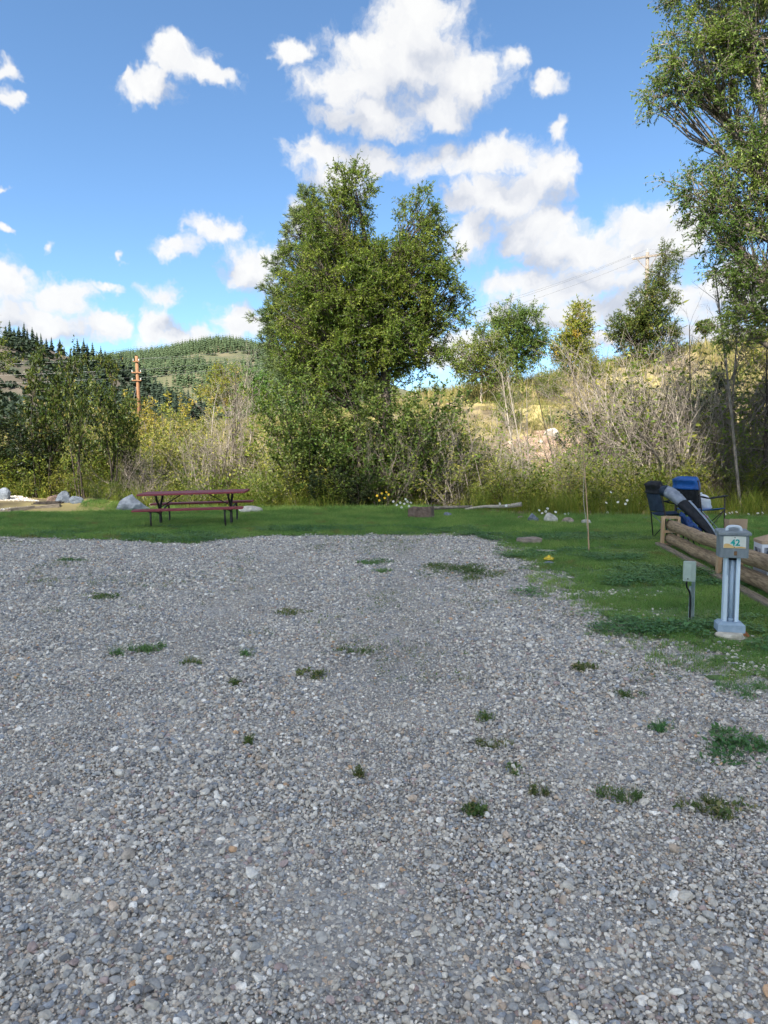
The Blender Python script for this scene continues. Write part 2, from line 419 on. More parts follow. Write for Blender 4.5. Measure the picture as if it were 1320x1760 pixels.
def mat_gravel_bed():
    m, t, out = new_mat('gravel_bed')
    tc = t.n('ShaderNodeTexCoord')
    vo = t.n('ShaderNodeTexVoronoi', feature='F1')
    t.l(tc.outputs['Object'], vo.inputs['Vector'])
    vo.inputs['Scale'].default_value = 55
    sp = t.n('ShaderNodeSeparateColor')
    t.l(vo.outputs['Color'], sp.inputs[0])
    col = t.ramp(sp.outputs[0], [(0, (0.20, 0.195, 0.19)), (0.5, (0.38, 0.365, 0.34)), (1, (0.52, 0.50, 0.46))])
    nz = t.noise(tc.outputs['Object'], 1.2, 5.0, 0.6)
    sand = t.noise(tc.outputs['Object'], 300, 3.0, 0.6)
    sc = t.ramp(sand.outputs['Fac'], [(0.35, (0.27, 0.245, 0.21)), (0.65, (0.46, 0.42, 0.36))])
    col = t.mix(t.mr(nz.outputs['Fac'], 0.35, 0.6), col, sc)
    b = t.n('ShaderNodeBsdfPrincipled')
    t.l(col, b.inputs['Base Color'])
    b.inputs['Roughness'].default_value = 0.9
    bp = t.n('ShaderNodeBump')
    bp.inputs['Strength'].default_value = 0.8
    bp.inputs['Distance'].default_value = 0.01
    t.l(t.m('SUBTRACT', 1.0, vo.outputs['Distance']), bp.inputs['Height'])
    t.l(bp.outputs[0], b.inputs['Normal'])
    t.l(b.outputs[0], out.inputs[0])
mat_gravel_bed()

# ------------------------------------------------------------------ object helpers
def tag(o, label=None, cat=None, group=None, kind=None):
    if label: o['label'] = label
    if cat: o['category'] = cat
    if group: o['group'] = group
    if kind: o['kind'] = kind
    return o

def link(name, mesh, parent=None, mat=None):
    o = bpy.data.objects.new(name, mesh)
    COL.objects.link(o)
    if parent is not None:
        o.parent = parent
    if mat and mesh is not None and not mesh.materials:
        mesh.materials.append(MATS[mat])
    return o

def empty(name, loc, rz=0.0):
    o = bpy.data.objects.new(name, None)
    o.empty_display_size = 0.2
    COL.objects.link(o)
    o.location = loc
    o.rotation_euler = (0, 0, rz)
    return o

def qmesh(name, V, F, smooth=False):
    """mesh from arrays of vertices (n,3) and quads (m,4)"""
    me = bpy.data.meshes.new(name)
    V = np.asarray(V, np.float32); F = np.asarray(F, np.int32)
    k = F.shape[1]
    me.vertices.add(len(V)); me.vertices.foreach_set('co', V.ravel())
    me.loops.add(F.size); me.loops.foreach_set('vertex_index', F.ravel())
    me.polygons.add(len(F))
    me.polygons.foreach_set('loop_start', np.arange(0, F.size, k, dtype=np.int32))
    if smooth:
        me.polygons.foreach_set('use_smooth', np.ones(len(F), bool))
    me.update(calc_edges=True)
    return me

class MB:
    """gathers simple shapes into one mesh"""
    def __init__(s):
        s.v = []; s.f = []
    def add(s, v, f):
        o = len(s.v)
        s.v += [tuple(p) for p in v]
        s.f += [tuple(i + o for i in q) for q in f]
        return s
    def box(s, c, size, rot=None, bev=0.0):
        bm = bmesh.new()
        bmesh.ops.create_cube(bm, size=1.0)
        for v in bm.verts:
            v.co = Vector((v.co.x * size[0], v.co.y * size[1], v.co.z * size[2]))
        if bev:
            bmesh.ops.bevel(bm, geom=list(bm.edges), offset=bev, segments=2, affect='EDGES', profile=0.6)
        M = (rot.to_matrix() if hasattr(rot, 'to_matrix') else (rot or Matrix.Identity(3)))
        bm.verts.ensure_lookup_table()
        vs = [M @ v.co + Vector(c) for v in bm.verts]
        fs = [[v.index for v in f.verts] for f in bm.faces]
        bm.free()
        return s.add(vs, fs)
    def tube(s, pts, rad, sides=8, cap=True, flat=None, jag=0.0, rng=None):
        """sweep a ring along pts; rad: one number, one per point, or (rx, ry) pairs"""
        pts = [Vector(p) for p in pts]
        n = len(pts)
        if not hasattr(rad, '__len__'):
            rad = [rad] * n
        up = Vector((0, 0, 1))
        t0 = (pts[1] - pts[0]).normalized()
        if abs(t0.z) > 0.9:
            up = Vector((0, 1, 0))
        rings = []
        u = t0.cross(up).normalized()
        for i, p in enumerate(pts):
            tg = (pts[min(i + 1, n - 1)] - pts[max(i - 1, 0)]).normalized()
            u = (u - tg * u.dot(tg)).normalized()
            w = tg.cross(u)
            r = rad[i]
            rx, ry = r if hasattr(r, '__len__') else (r, r)
            ring = []
            for k in range(sides):
                a = 2 * math.pi * k / sides
                j = 1 + (rng.uniform(-jag, jag) if jag else 0)
                ring.append(p + (u * math.cos(a) * rx + w * math.sin(a) * ry) * j)
            rings.append(ring)
        vs = [q for r in rings for q in r]
        fs = []
        for i in range(n - 1):
            for k in range(sides):
                k2 = (k + 1) % sides
                fs.append((i * sides + k, i * sides + k2, (i + 1) * sides + k2, (i + 1) * sides + k))
        if cap:
            fs.append(tuple(range(sides))[::-1])
            fs.append(tuple((n - 1) * sides + k for k in range(sides)))
        return s.add(vs, fs)
    def mesh(s, name, smooth=False):
        me = bpy.data.meshes.new(name)
        me.from_pydata(s.v, [], s.f)
        if smooth:
            for p in me.polygons:
                p.use_smooth = True
        me.update()
        return me
    def build(s, name, mat, parent=None, smooth=False):
        return link(name, s.mesh(name, smooth), parent, mat)

def bez(pts, n=10):
    """smooth curve through control points (Catmull-Rom)"""
    pts = [Vector(p) for p in pts]
    if len(pts) == 2:
        return [pts[0].lerp(pts[1], i / n) for i in range(n + 1)]
    P = [pts[0] * 2 - pts[1]] + pts + [pts[-1] * 2 - pts[-2]]
    out = []
    for i in range(1, len(P) - 2):
        for k in range(n):
            t = k / n
            a, b, c, d = P[i - 1], P[i], P[i + 1], P[i + 2]
            out.append(0.5 * ((2 * b) + (c - a) * t + (2 * a - 5 * b + 4 * c - d) * t * t + (3 * b - a - 3 * c + d) * t ** 3))
    out.append(pts[-1])
    return out

def vnoise(x, y, seed=0):
    x = np.asarray(x, float); y = np.asarray(y, float)
    xi, yi = np.floor(x).astype(np.int64), np.floor(y).astype(np.int64)
    fx, fy = x - xi, y - yi
    fx, fy = fx * fx * (3 - 2 * fx), fy * fy * (3 - 2 * fy)
    def h(a, b):
        n = (a * 374761393 + b * 668265263 + seed * 1442695041) & 0xffffffff
        n = ((n ^ (n >> 13)) * 1274126177) & 0xffffffff
        return ((n ^ (n >> 16)) & 0xffff) / 65535.0
    return (h(xi, yi) * (1 - fx) + h(xi + 1, yi) * fx) * (1 - fy) + (h(xi, yi + 1) * (1 - fx) + h(xi + 1, yi + 1) * fx) * fy

def fbm(x, y, seed=0, o=4):
    s = 0; a = 0.5; t = 0
    for k in range(o):
        s = s + a * vnoise(x * 2 ** k, y * 2 ** k, seed + k); t += a; a *= 0.5
    return s / t

def nrm(v):
    return v / np.maximum(1e-9, np.linalg.norm(v, axis=-1, keepdims=True))

# ------------------------------------------------------------------ terrain
def sm(t):
    t = np.clip(t, 0, 1)
    return t * t * (3 - 2 * t)

def terrain(x, y):
    x = np.asarray(x, float); y = np.asarray(y, float)
    plat = np.interp(x, [-80, -40, -12, -3, 3, 12, 25, 32, 60], [2.2, 2.6, 3.6, 4.9, 6.3, 7.6, 10.1, 11.3, 13.2])
    z = plat * sm((y - 25.5) / 31.0)
    z = z - 0.18 * plat * sm((y - 60) / 60)
    z = z - 0.85 * np.exp(-((y - 23.9) / 1.25) ** 2) * sm((x + 9.5) / 2.5)
    z = z + 0.24 * sm((-7.0 - x) / 1.2) * sm((y - 19.9) / 0.8)
    z = z + (fbm(x * 0.35, y * 0.35, 3) - 0.5) * 1.3 * sm((y - 26) / 8)
    return z

def TZ(x, y):
    return float(terrain(x, y))

def build_ground():
    xs = np.concatenate([-np.geomspace(2500, 62, 24), np.arange(-60, 60.1, 1.0), np.geomspace(62, 2500, 24)])
    ys = np.concatenate([-np.geomspace(600, 12, 10), np.arange(-10, 19, 3.0), np.arange(19, 72, 0.8), np.geomspace(73, 3000, 34)])
    X, Y = np.meshgrid(xs, ys)
    Z = terrain(X, Y)
    V = np.stack([X, Y, Z], -1).reshape(-1, 3)
    nx = len(xs)
    i, j = np.meshgrid(np.arange(nx - 1), np.arange(len(ys) - 1))
    a = (j * nx + i).ravel()
    F = np.stack([a, a + 1, a + nx + 1, a + nx], -1)
    o = link('ground', qmesh('ground', V, F, True), None, 'soil_bank')
    tag(o, kind='structure')
build_ground()

def lawn_s(x, y):
    """how deep a spot lies inside the lawn (negative: gravel)"""
    ye = np.interp(x, [-14, -9, -7.3, -5.4, -3.5, -2.65, -1.1, 0.45, 1.9, 2.2], [13.8, 13.7, 13.5, 13.0, 12.3, 13.4, 13.8, 13.8, 13.9, 14.0])
    xe = np.interp(y, [1.0, 3.0, 3.6, 4.45, 4.7, 5.07, 5.7, 6.4, 7.6, 9.1, 10.4, 12.1, 14], [4.2, 3.3, 2.9, 2.4, 2.12, 2.0, 1.88, 1.78, 1.74, 1.83, 1.87, 2.0, 2.0])
    s = np.maximum(y - ye, x - xe)
    return s + (fbm(np.asarray(x) * 2.2, np.asarray(y) * 2.2, 11) - 0.5) * 0.75

def lawn_far(x):
    return 20.6 + (fbm(np.asarray(x) * 0.5, np.asarray(x) * 0 + 3, 5) - 0.5) * 1.6 - np.interp(x, [1, 4, 9, 12], [0, 2.6, 3.2, 3.0])

def sheet(name, x0, x1, y0, y1, st, z, keep, mat):
    xs = np.arange(x0, x1 + st / 2, st); ys = np.arange(y0, y1 + st / 2, st)
    X, Y = np.meshgrid(xs, ys)
    nx = len(xs)
    V = np.stack([X, Y, np.full_like(X, z)], -1).reshape(-1, 3)
    i, j = np.meshgrid(np.arange(nx - 1), np.arange(len(ys) - 1))
    a = (j * nx + i).ravel()
    c = keep(V[a][:, 0] + st / 2, V[a][:, 1] + st / 2)
    a = a[c]
    F = np.stack([a, a + 1, a + nx + 1, a + nx], -1)
    used = np.unique(F)
    remap = np.zeros(len(V), np.int32); remap[used] = np.arange(len(used))
    o = link(name, qmesh(name, V[used], remap[F], True), None, mat)
    return tag(o, kind='structure')
sheet('gravel_lot', -16, 6, -6, 15.5, 0.5, 0.006, lambda x, y: x > -99, 'gravel_bed')
sheet('lawn', -16, 15, 0.5, 22.4, 0.1, 0.016, lambda x, y: (lawn_s(x, y) > np.where(y < 12, 0.30 + 0.9 * (fbm(x * 3, y * 3, 13) - 0.35).clip(0), 0.12)) & (y < lawn_far(x) + 1.0), 'soil_lawn')

def ridge(name, d, pts, depth, back, mat, jitter, seed):
    """a hill whose crest passes through skyline pixels (px, py) at distance d"""
    px = np.array([p[0] for p in pts], float); py = np.array([p[1] for p in pts], float)
    u = np.linspace(px[0], px[-1], 90)
    cz = np.array([at(a, b, d).z for a, b in zip(u, np.interp(u, px, py))])
    cx = np.array([at(a, 700, d).x for a in u])
    vs = np.linspace(-1, 0.6, 44)
    X = np.repeat(cx[None], len(vs), 0) * (1 + 0 * vs[:, None])
    Y = d + np.where(vs < 0, vs * depth, vs * back)[:, None] + 0 * X
    prof = np.where(vs < 0, 1 - np.abs(vs) ** 1.25, 1 - vs ** 2)[:, None]
    Z = cz[None] * prof + (fbm(X / (depth * .25), Y / (depth * .25), seed) - 0.5) * jitter * np.minimum(1, np.abs(vs) * 4)[:, None] - 1.0
    V = np.stack([X, Y, Z], -1).reshape(-1, 3)
    nx = len(u)
    i, j = np.meshgrid(np.arange(nx - 1), np.arange(len(vs) - 1))
    a = (j * nx + i).ravel()
    F = np.stack([a, a + 1, a + nx + 1, a + nx], -1)
    o = link(name, qmesh(name, V, F, True), None, mat)
    tag(o, kind='structure')
    def hz(x, y):
        k = np.interp(x, cx, cz)
        v = (y - d) / (depth if y < d else back)
        p = 1 - abs(v) ** 1.25 if v < 0 else 1 - v * v
        return k * p - 1.0 + (fbm(np.array([x / (depth * .25)]), np.array([y / (depth * .25)]), seed)[0] - 0.5) * jitter * min(1, abs(v) * 4)
    return hz
hill_a = ridge('hill', 340, [(-420, 600), (-160, 560), (-20, 578), (30, 581), (62, 584), (92, 600), (130, 613), (175, 626), (215, 640), (262, 660), (330, 688), (420, 730), (500, 790)], 150, 120, 'hill_shade', 9, 21)
hill_b = ridge('hill', 720, [(-300, 640), (100, 640), (200, 620), (250, 612), (300, 605), (345, 594), (390, 588), (440, 595), (500, 610), (600, 640), (800, 700), (1000, 760)], 380, 300, 'hill_far', 22, 33)

# unseen cumulus added behind the camera to shade lot and lawn, lighting them softly
def add_shade_cloud():
    m, t, out = new_mat('added_shade_cloud')
    df = t.n('ShaderNodeBsdfDiffuse'); df.inputs[0].default_value = (0.97, 0.97, 0.97, 1)
    tr = t.n('ShaderNodeBsdfTranslucent'); tr.inputs[0].default_value = (0.97, 0.97, 0.97, 1)
    mx = t.n('ShaderNodeMixShader'); mx.inputs[0].default_value = 0.85
    t.l(df.outputs[0], mx.inputs[1]); t.l(tr.outputs[0], mx.inputs[2]); t.l(mx.outputs[0], out.inputs[0])
    bm = bmesh.new()
    bmesh.ops.create_icosphere(bm, subdivisions=5, radius=1.0)
    for v in bm.verts:
        c = v.co.copy()
        c *= 1 + 0.10 * mnoise.noise(c * 2.5) + 0.02 * mnoise.noise(c * 6)
        v.co = Vector((c.x * 330, c.y * 300, c.z * (70 if c.z > 0 else 18)))
    me = bpy.data.meshes.new('added_shade_cloud')
    bm.to_mesh(me); bm.free()
    V = np.empty(len(me.vertices) * 3); me.vertices.foreach_get('co', V); V = V.reshape(-1, 3)
    alt = 300.0
    g = V[:, :2] - np.array([[sun_dir.x, sun_dir.y]]) * ((V[:, 2] + alt) / sun_dir.z)[:, None]
    i = int(np.argmax(g[:, 1]))
    o = link('added_shade_cloud', me, None, 'added_shade_cloud')
    o.location = (0 - g[i, 0], SHADE_EDGE - g[i, 1], alt)
    tag(o, kind='structure')
SHADE_EDGE = 22.5
add_shade_cloud()

def scree():
    st = 0.4
    xs = np.arange(4.5, 15.5, st); ys = np.arange(27.5, 41, st)
    X, Y = np.meshgrid(xs, ys)
    Z = terrain(X, Y) + 0.05 + (fbm(X * 1.5, Y * 1.5, 71) - 0.5) * 0.25
    nx = len(xs)
    i, j = np.meshgrid(np.arange(nx - 1), np.arange(len(ys) - 1))
    a = (j * nx + i).ravel()
    V = np.stack([X, Y, Z], -1).reshape(-1, 3)
    c = ((V[a, 0] - 9.6) / 4.2) ** 2 + ((V[a, 1] - 34.2) / 5.0) ** 2 + (fbm(V[a, 0] * .6, V[a, 1] * .6, 73) - 0.5) * 1.3
    a = a[c < 0.9]
    F = np.stack([a, a + 1, a + nx + 1, a + nx], -1)
    used = np.unique(F); rm = np.zeros(len(V), np.int32); rm[used] = np.arange(len(used))
    tag(link('scree', qmesh('scree', V[used], rm[F], True), None, 'scree'), kind='structure')
S('scree', (0.16, 0.105, 0.075), (0.36, 0.26, 0.19), 3.0, 0.95, 0.9, 0.1, c3=(0.42, 0.34, 0.28), s3=1.5, t3=0.58)
scree()

# ------------------------------------------------------------------ scattering (for stuff that nobody could count)
def variants(name, meshes, mat):
    c = bpy.data.collections.new(name)
    for k, me in enumerate(meshes):
        if not me.materials:
            me.materials.append(MATS[mat])
        c.objects.link(bpy.data.objects.new('%s_%02d' % (name, k), me))
    return c

def scatter(name, pts, rot, scl, idx, coll, label, cat, parent=None):
    me = bpy.data.meshes.new(name)
    n = len(pts)
    me.vertices.add(n)
    me.vertices.foreach_set('co', np.asarray(pts, np.float32).ravel())
    for nm, typ, dat in (('rot', 'FLOAT_VECTOR', rot), ('scl', 'FLOAT_VECTOR', scl)):
        a = me.attributes.new(nm, typ, 'POINT')
        a.data.foreach_set('vector', np.asarray(dat, np.float32).ravel())
    a = me.attributes.new('idx', 'INT', 'POINT')
    a.data.foreach_set('value', np.asarray(idx, np.int32))
    o = link(name, me, parent)
    g = bpy.data.node_groups.new(name, 'GeometryNodeTree')
    g.interface.new_socket('Geometry', in_out='INPUT', socket_type='NodeSocketGeometry')
    g.interface.new_socket('Geometry', in_out='OUTPUT', socket_type='NodeSocketGeometry')
    t = NT(g)
    gi = t.n('NodeGroupInput'); go = t.n('NodeGroupOutput')
    ci = t.n('GeometryNodeCollectionInfo')
    ci.inputs['Collection'].default_value = coll
    ci.inputs['Separate Children'].default_value = True
    ci.inputs['Reset Children'].default_value = True
    ip = t.n('GeometryNodeInstanceOnPoints')
    ip.inputs['Pick Instance'].default_value = True
    def attr(nm, typ):
        na = t.n('GeometryNodeInputNamedAttribute', data_type=typ)
        na.inputs['Name'].default_value = nm
        return na.outputs[0]
    e2r = t.n('FunctionNodeEulerToRotation')
    t.l(attr('rot', 'FLOAT_VECTOR'), e2r.inputs[0])
    t.l(gi.outputs[0], ip.inputs['Points'])
    t.l(ci.outputs[0], ip.inputs['Instance'])
    t.l(attr('idx', 'INT'), ip.inputs['Instance Index'])
    t.l(e2r.outputs[0], ip.inputs['Rotation'])
    t.l(attr('scl', 'FLOAT_VECTOR'), ip.inputs['Scale'])
    t.l(ip.outputs[0], go.inputs[0])
    o.modifiers.new('scatter', 'NODES').node_group = g
    if parent is None:
        tag(o, label, cat, None, 'stuff')
    return o

def grid_pts(rng, x0, x1, y0, y1, cell):
    nx, ny = int((x1 - x0) / cell) + 1, int((y1 - y0) / cell) + 1
    X, Y = np.meshgrid(x0 + np.arange(nx) * cell, y0 + np.arange(ny) * cell)
    p = np.stack([X.ravel(), Y.ravel()], -1) + rng.uniform(-0.62, 0.62, (X.size, 2)) * cell
    return p

# ------------------------------------------------------------------ gravel
def pebble_mesh(k):
    rng = np.random.default_rng(100 + k)
    bm = bmesh.new()
    bmesh.ops.create_icosphere(bm, subdivisions=2 if k < 10 else 1, radius=0.5)
    sx, sy, sz = 1.0, rng.uniform(0.62, 0.95), rng.uniform(0.42, 0.72)
    pl = [(Vector(nrm(rng.normal(size=3))), rng.uniform(0.28, 0.42)) for _ in range(11)]
    for v in bm.verts:
        c = v.co.copy()
        for nn, dd in pl:                      # worn facets
            ex = c.dot(nn) - dd
            if ex > 0:
                c -= nn * ex * 0.95
        c += c.normalized() * (mnoise.noise(c * 3 + Vector((k * 7, 0, 0))) * 0.06)
        v.co = Vector((c.x * sx, c.y * sy, c.z * sz))
    me = bpy.data.meshes.new('pebble')
    bm.to_mesh(me); bm.free()
    for p in me.polygons: p.use_smooth = False
    return me

def build_gravel():
    rng = np.random.default_rng(5)
    coll = variants('pebble', [pebble_mesh(k) for k in range(10)], 'gravel_stone')
    allp, alls = [], []
    for y0, y1, cell in ((1.1, 3.2, 0.0130), (3.2, 5.2, 0.0160), (5.2, 8.0, 0.0205), (8.0, 14.6, 0.029)):
        p = grid_pts(rng, -0.62 * y1 - 1.2, 0.62 * y1 + 1.2, y0, y1, cell)
        wide = np.abs(p[:, 0]) < 0.60 * p[:, 1] + 0.35
        thin = np.abs(p[:, 0]) < 0.62 * p[:, 1] + 1.2
        keep = wide | (thin & (rng.random(len(p)) < 0.4))
        p = p[keep]
        s = lawn_s(p[:, 0], p[:, 1])
        patch = fbm(p[:, 0] * 1.6, p[:, 1] * 1.6, 17)            # sandy spots with few stones
        prob = np.clip(1.0 - s / np.where(p[:, 1] < 8, 1.5, 0.7), 0, 1) ** 1.6 * np.where(patch > 0.66, 0.8, 1.0)
        k = rng.random(len(p)) < prob
        p = p[k]
        size = np.exp(rng.normal(math.log(0.0168), 0.38, len(p))) * (0.85 + 0.5 * fbm(p[:, 0] * .9, p[:, 1] * .9, 8))
        for lane in (-1.9, -0.2):                                # wheel tracks: finer, more packed
            size *= 1 - 0.22 * np.exp(-((p[:, 0] - lane - 0.05 * p[:, 1]) / 0.28) ** 2)
        size *= {0.0130: 0.87, 0.0160: 0.92, 0.0205: 1.06, 0.029: 1.32}[cell]
        size = np.clip(size, 0.008, 0.055)
        allp.append(p); alls.append(size)
    g = grid_pts(rng, -3.6, 3.6, 1.1, 4.4, 0.0115)              # fine grit that fills the gaps near by
    g = g[(np.abs(g[:, 0]) < 0.60 * g[:, 1] + 0.4) & (rng.random(len(g)) < 0.8)]
    allp.append(g); alls.append(rng.uniform(0.006, 0.0125, len(g)))
    p = np.concatenate(allp); s = np.concatenate(alls)
    n = len(p)
    und = (fbm(p[:, 0] * 3, p[:, 1] * 3, 2) - 0.5) * 0.02
    z = 0.008 + s * rng.uniform(-0.08, 0.34, n) + und.clip(-0.006, 0.01)
    rot = np.stack([rng.normal(0, 0.35, n), rng.normal(0, 0.35, n), rng.uniform(0, 6.28, n)], -1)
    scl = s[:, None] * rng.uniform(0.85, 1.15, (n, 3))
    print('pebbles', n)
    scatter('gravel', np.column_stack([p, z]), rot, scl, rng.integers(0, 10, n), coll, 'grey and blue rounded gravel covering the parking lot', 'gravel')
build_gravel()

# ------------------------------------------------------------------ grass and ground cover
def blades(rng, n, h, spread, width, lean, seg=2):
    """a clump of tapered bent blades as quads"""
    V, F = [], []
    for i in range(n):
        a = rng.uniform(0, 6.28); r = spread * math.sqrt(rng.random())
        bx, by = r * math.cos(a), r * math.sin(a)
        d = rng.uniform(0, 6.28); ln = abs(rng.normal(0, lean)) + 0.1
        hh = h * rng.uniform(0.55, 1.1); w = width * rng.uniform(0.7, 1.2)
        dx, dy = math.cos(d), math.sin(d)
        fa = rng.uniform(0, 3.14); sx, sy = math.cos(fa) * w / 2, math.sin(fa) * w / 2
        o = len(V)
        for k in range(seg + 1):
            t = k / seg
            off = ln * hh * t * t; z = hh * t * (1 - 0.25 * ln * t)
            ww = 1 - 0.9 * t
            V.append((bx + dx * off - sx * ww, by + dy * off - sy * ww, z))
            V.append((bx + dx * off + sx * ww, by + dy * off + sy * ww, z))
        for k in range(seg):
            F.append((o + 2 * k, o + 2 * k + 1, o + 2 * k + 3, o + 2 * k + 2))
    return np.array(V), np.array(F)

def leafy(rng, n, h, spread, L, Wd, tilt=0.5):
    """low plant of small oval leaves"""
    P = np.column_stack([rng.normal(0, spread * 0.5, (n, 2)), h * rng.random(n) ** 0.7])
    a = rng.uniform(0, 6.28, n)
    D = nrm(np.column_stack([np.cos(a), np.sin(a), rng.normal(0.1, tilt, n)]))
    return leaf_quads(P, D, L * rng.uniform(0.6, 1.2, n), Wd * rng.uniform(0.7, 1.2, n), rng, flat=0.8)

def leaf_quads(P, D, L, Wd, rng, flat=0.0):
    n = len(P)
    rnd = rng.normal(size=(n, 3))
    S_ = np.cross(D, rnd)
    if flat:
        S2 = np.cross(D, np.array([0, 0, 1.0]))
        S_ = nrm(S_) * (1 - flat) + nrm(S2) * flat
    S_ = nrm(S_)
    m = P + D * (L * 0.45)[:, None]
    V = np.empty((n, 4, 3))
    V[:, 0] = P; V[:, 1] = m + S_ * (Wd / 2)[:, None]; V[:, 2] = P + D * L[:, None]; V[:, 3] = m - S_ * (Wd / 2)[:, None]
    F = np.arange(n * 4).reshape(n, 4)
    return V.reshape(-1, 3), F

def build_lawn_grass():
    rng = np.random.default_rng(21)
    near = [qmesh('grass', *blades(rng, 26, 0.060, 0.05, 0.0046, 1.0)) for _ in range(5)]
    coll = variants('grass_clump', near, 'grass_lawn')
    P, Sx = [], []
    for y0, y1, cell in ((2.0, 7.5, 0.045), (7.5, 12.5, 0.062), (12.5, 22.0, 0.085)):
        p = grid_pts(rng, -0.66 * y1 - 1.0, 0.66 * y1 + 1.0, y0, y1, cell)
        p = p[np.abs(p[:, 0]) < 0.60 * p[:, 1] + 1.0]
        s = lawn_s(p[:, 0], p[:, 1])
        bare = fbm(p[:, 0] * 1.5, p[:, 1] * 1.5, 31)
        prob = np.clip(s / np.where(p[:, 1] < 8, 0.85, 0.45) + 0.06, 0, 1) * np.where((bare > 0.64) & (p[:, 1] < 12), 0.35, 1)
        prob = np.where(s < -0.25, 0, prob) * (p[:, 1] < lawn_far(p[:, 0]) + 0.5)
        # thin, trodden strip near the numbered post
        prob = prob * np.where((p[:, 1] < 7.0) & (s < 1.3), 0.62, 1)
        prob = prob * (np.hypot(p[:, 0] - 2.93, p[:, 1] - 5.85) > 0.21) * ~((p[:, 0] < -8.75) & (p[:, 1] > 19.75))
        p = p[rng.random(len(p)) < prob]
        P.append(p); Sx.append(np.full(len(p), {0.045: 0.85, 0.062: 1.05, 0.085: 1.35}[cell]))
    p = np.concatenate(P); s = np.concatenate(Sx)
    n = len(p)
    hv = 0.45 + 1.2 * fbm(p[:, 0] * 2.0, p[:, 1] * 1.4, 41) ** 1.3
    hv = hv + 0.9 * np.clip((p[:, 1] - lawn_far(p[:, 0]) + 0.9), 0, 1.2)
    scl = np.column_stack([s, s, s * hv]) * rng.uniform(0.8, 1.2, (n, 1))
    rot = np.column_stack([np.zeros((n, 2)), rng.uniform(0, 6.28, n)])
    print('lawn clumps', n)
    scatter('grass', np.column_stack([p, np.maximum(0.014, terrain(p[:, 0], p[:, 1]) + 0.002)]), rot, scl, rng.integers(0, 5, n), coll, 'short green lawn grass round the gravel lot', 'grass')
    # clover among the grass
    cl = [qmesh('clover', *leafy(rng, 34, 0.05, 0.10, 0.030, 0.026, 0.25)) for _ in range(4)]
    coll = variants('clover_clump', cl, 'clover')
    p = grid_pts(rng, 0.8, 8, 4.0, 14, 0.085)
    q = grid_pts(rng, -8, 2, 12.6, 15.5, 0.11)
    p = np.concatenate([p, q])
    s = lawn_s(p[:, 0], p[:, 1])
    c = fbm(p[:, 0] * 0.9, p[:, 1] * 1.3, 51)
    k = (s > -0.1) & (c > 0.54) & (rng.random(len(p)) < np.clip((c - 0.53) * 9, 0, 1)) & (s < 3.2) & (np.hypot(p[:, 0] - 2.93, p[:, 1] - 5.85) > 0.26)
    p = p[k]; n = len(p)
    sc = rng.uniform(0.7, 1.3, (n, 1)) * np.ones((1, 3))
    scatter('clover', np.column_stack([p, np.full(n, 0.018)]), np.column_stack([np.zeros((n, 2)), rng.uniform(0, 6.28, n)]), sc, rng.integers(0, 4, n), coll,
            'low clover spreading through the lawn by the gravel edge', 'clover')
build_lawn_grass()

def weed_patch(px, py, w, h, label, seed, tall=0.05, mat='weed', leaf=(0.028, 0.016)):
    """one tuft of weeds on the gravel: leaves and a few blades in one plant"""
    rng = np.random.default_rng(seed)
    c = gnd(px, py)
    sc = FPX / c.y
    rx = w / 2 / sc
    ry = rx * rng.uniform(0.7, 1.1)
    root = empty('weed_patch', (c.x, c.y, 0.012))
    n = int(170 * max(0.35, rx / 0.15) * max(0.4, ry / 0.15)) + 60
    a = rng.uniform(0, 6.28, n); r = np.sqrt(rng.random(n)) * (0.75 + 0.35 * np.sin(a * 3 + seed))
    k = 3 + int(rx / 0.05)
    cen = rng.normal(0, 0.5, (k, 2)); sg = rng.uniform(0.12, 0.34, k); ci = rng.integers(0, k, n)
    q = cen[ci] + rng.normal(0, 1, (n, 2)) * sg[ci][:, None]
    r = np.hypot(q[:, 0], q[:, 1]).clip(0, 1.3)
    P = np.column_stack([q[:, 0] * rx, q[:, 1] * ry, rng.random(n) * tall * (1.15 - 0.7 * r)])
    d = rng.uniform(0, 6.28, n)
    D = nrm(np.column_stack([np.cos(d), np.sin(d), rng.normal(0.35, 0.4, n)]))
    lv = rng.uniform(0.55, 1.35)
    V, F = leaf_quads(P, D, leaf[0] * lv * rng.uniform(0.5, 1.3, n), leaf[1] * lv * rng.uniform(0.5, 1.2, n), rng, 0.7)
    link('leaves', qmesh('leaves', V, F), root, mat)['kind'] = 'stuff'
    Vb, Fb = [], []
    o = 0
    for i in range(max(3, int(40 * rx / 0.15))):
        aa = rng.uniform(0, 6.28); rr = math.sqrt(rng.random())
        v, f = blades(rng, 5, tall * 1.7, 0.02, 0.004, 0.6)
        qq = q[rng.integers(n)]; v[:, 0] += qq[0] * rx; v[:, 1] += qq[1] * ry
        Vb.append(v); Fb.append(f + o); o += len(v)
    link('blades', qmesh('blades', np.concatenate(Vb), np.concatenate(Fb)), root, mat)['kind'] = 'stuff'
    return tag(root, label, 'weeds', 'weed patches growing in the gravel')

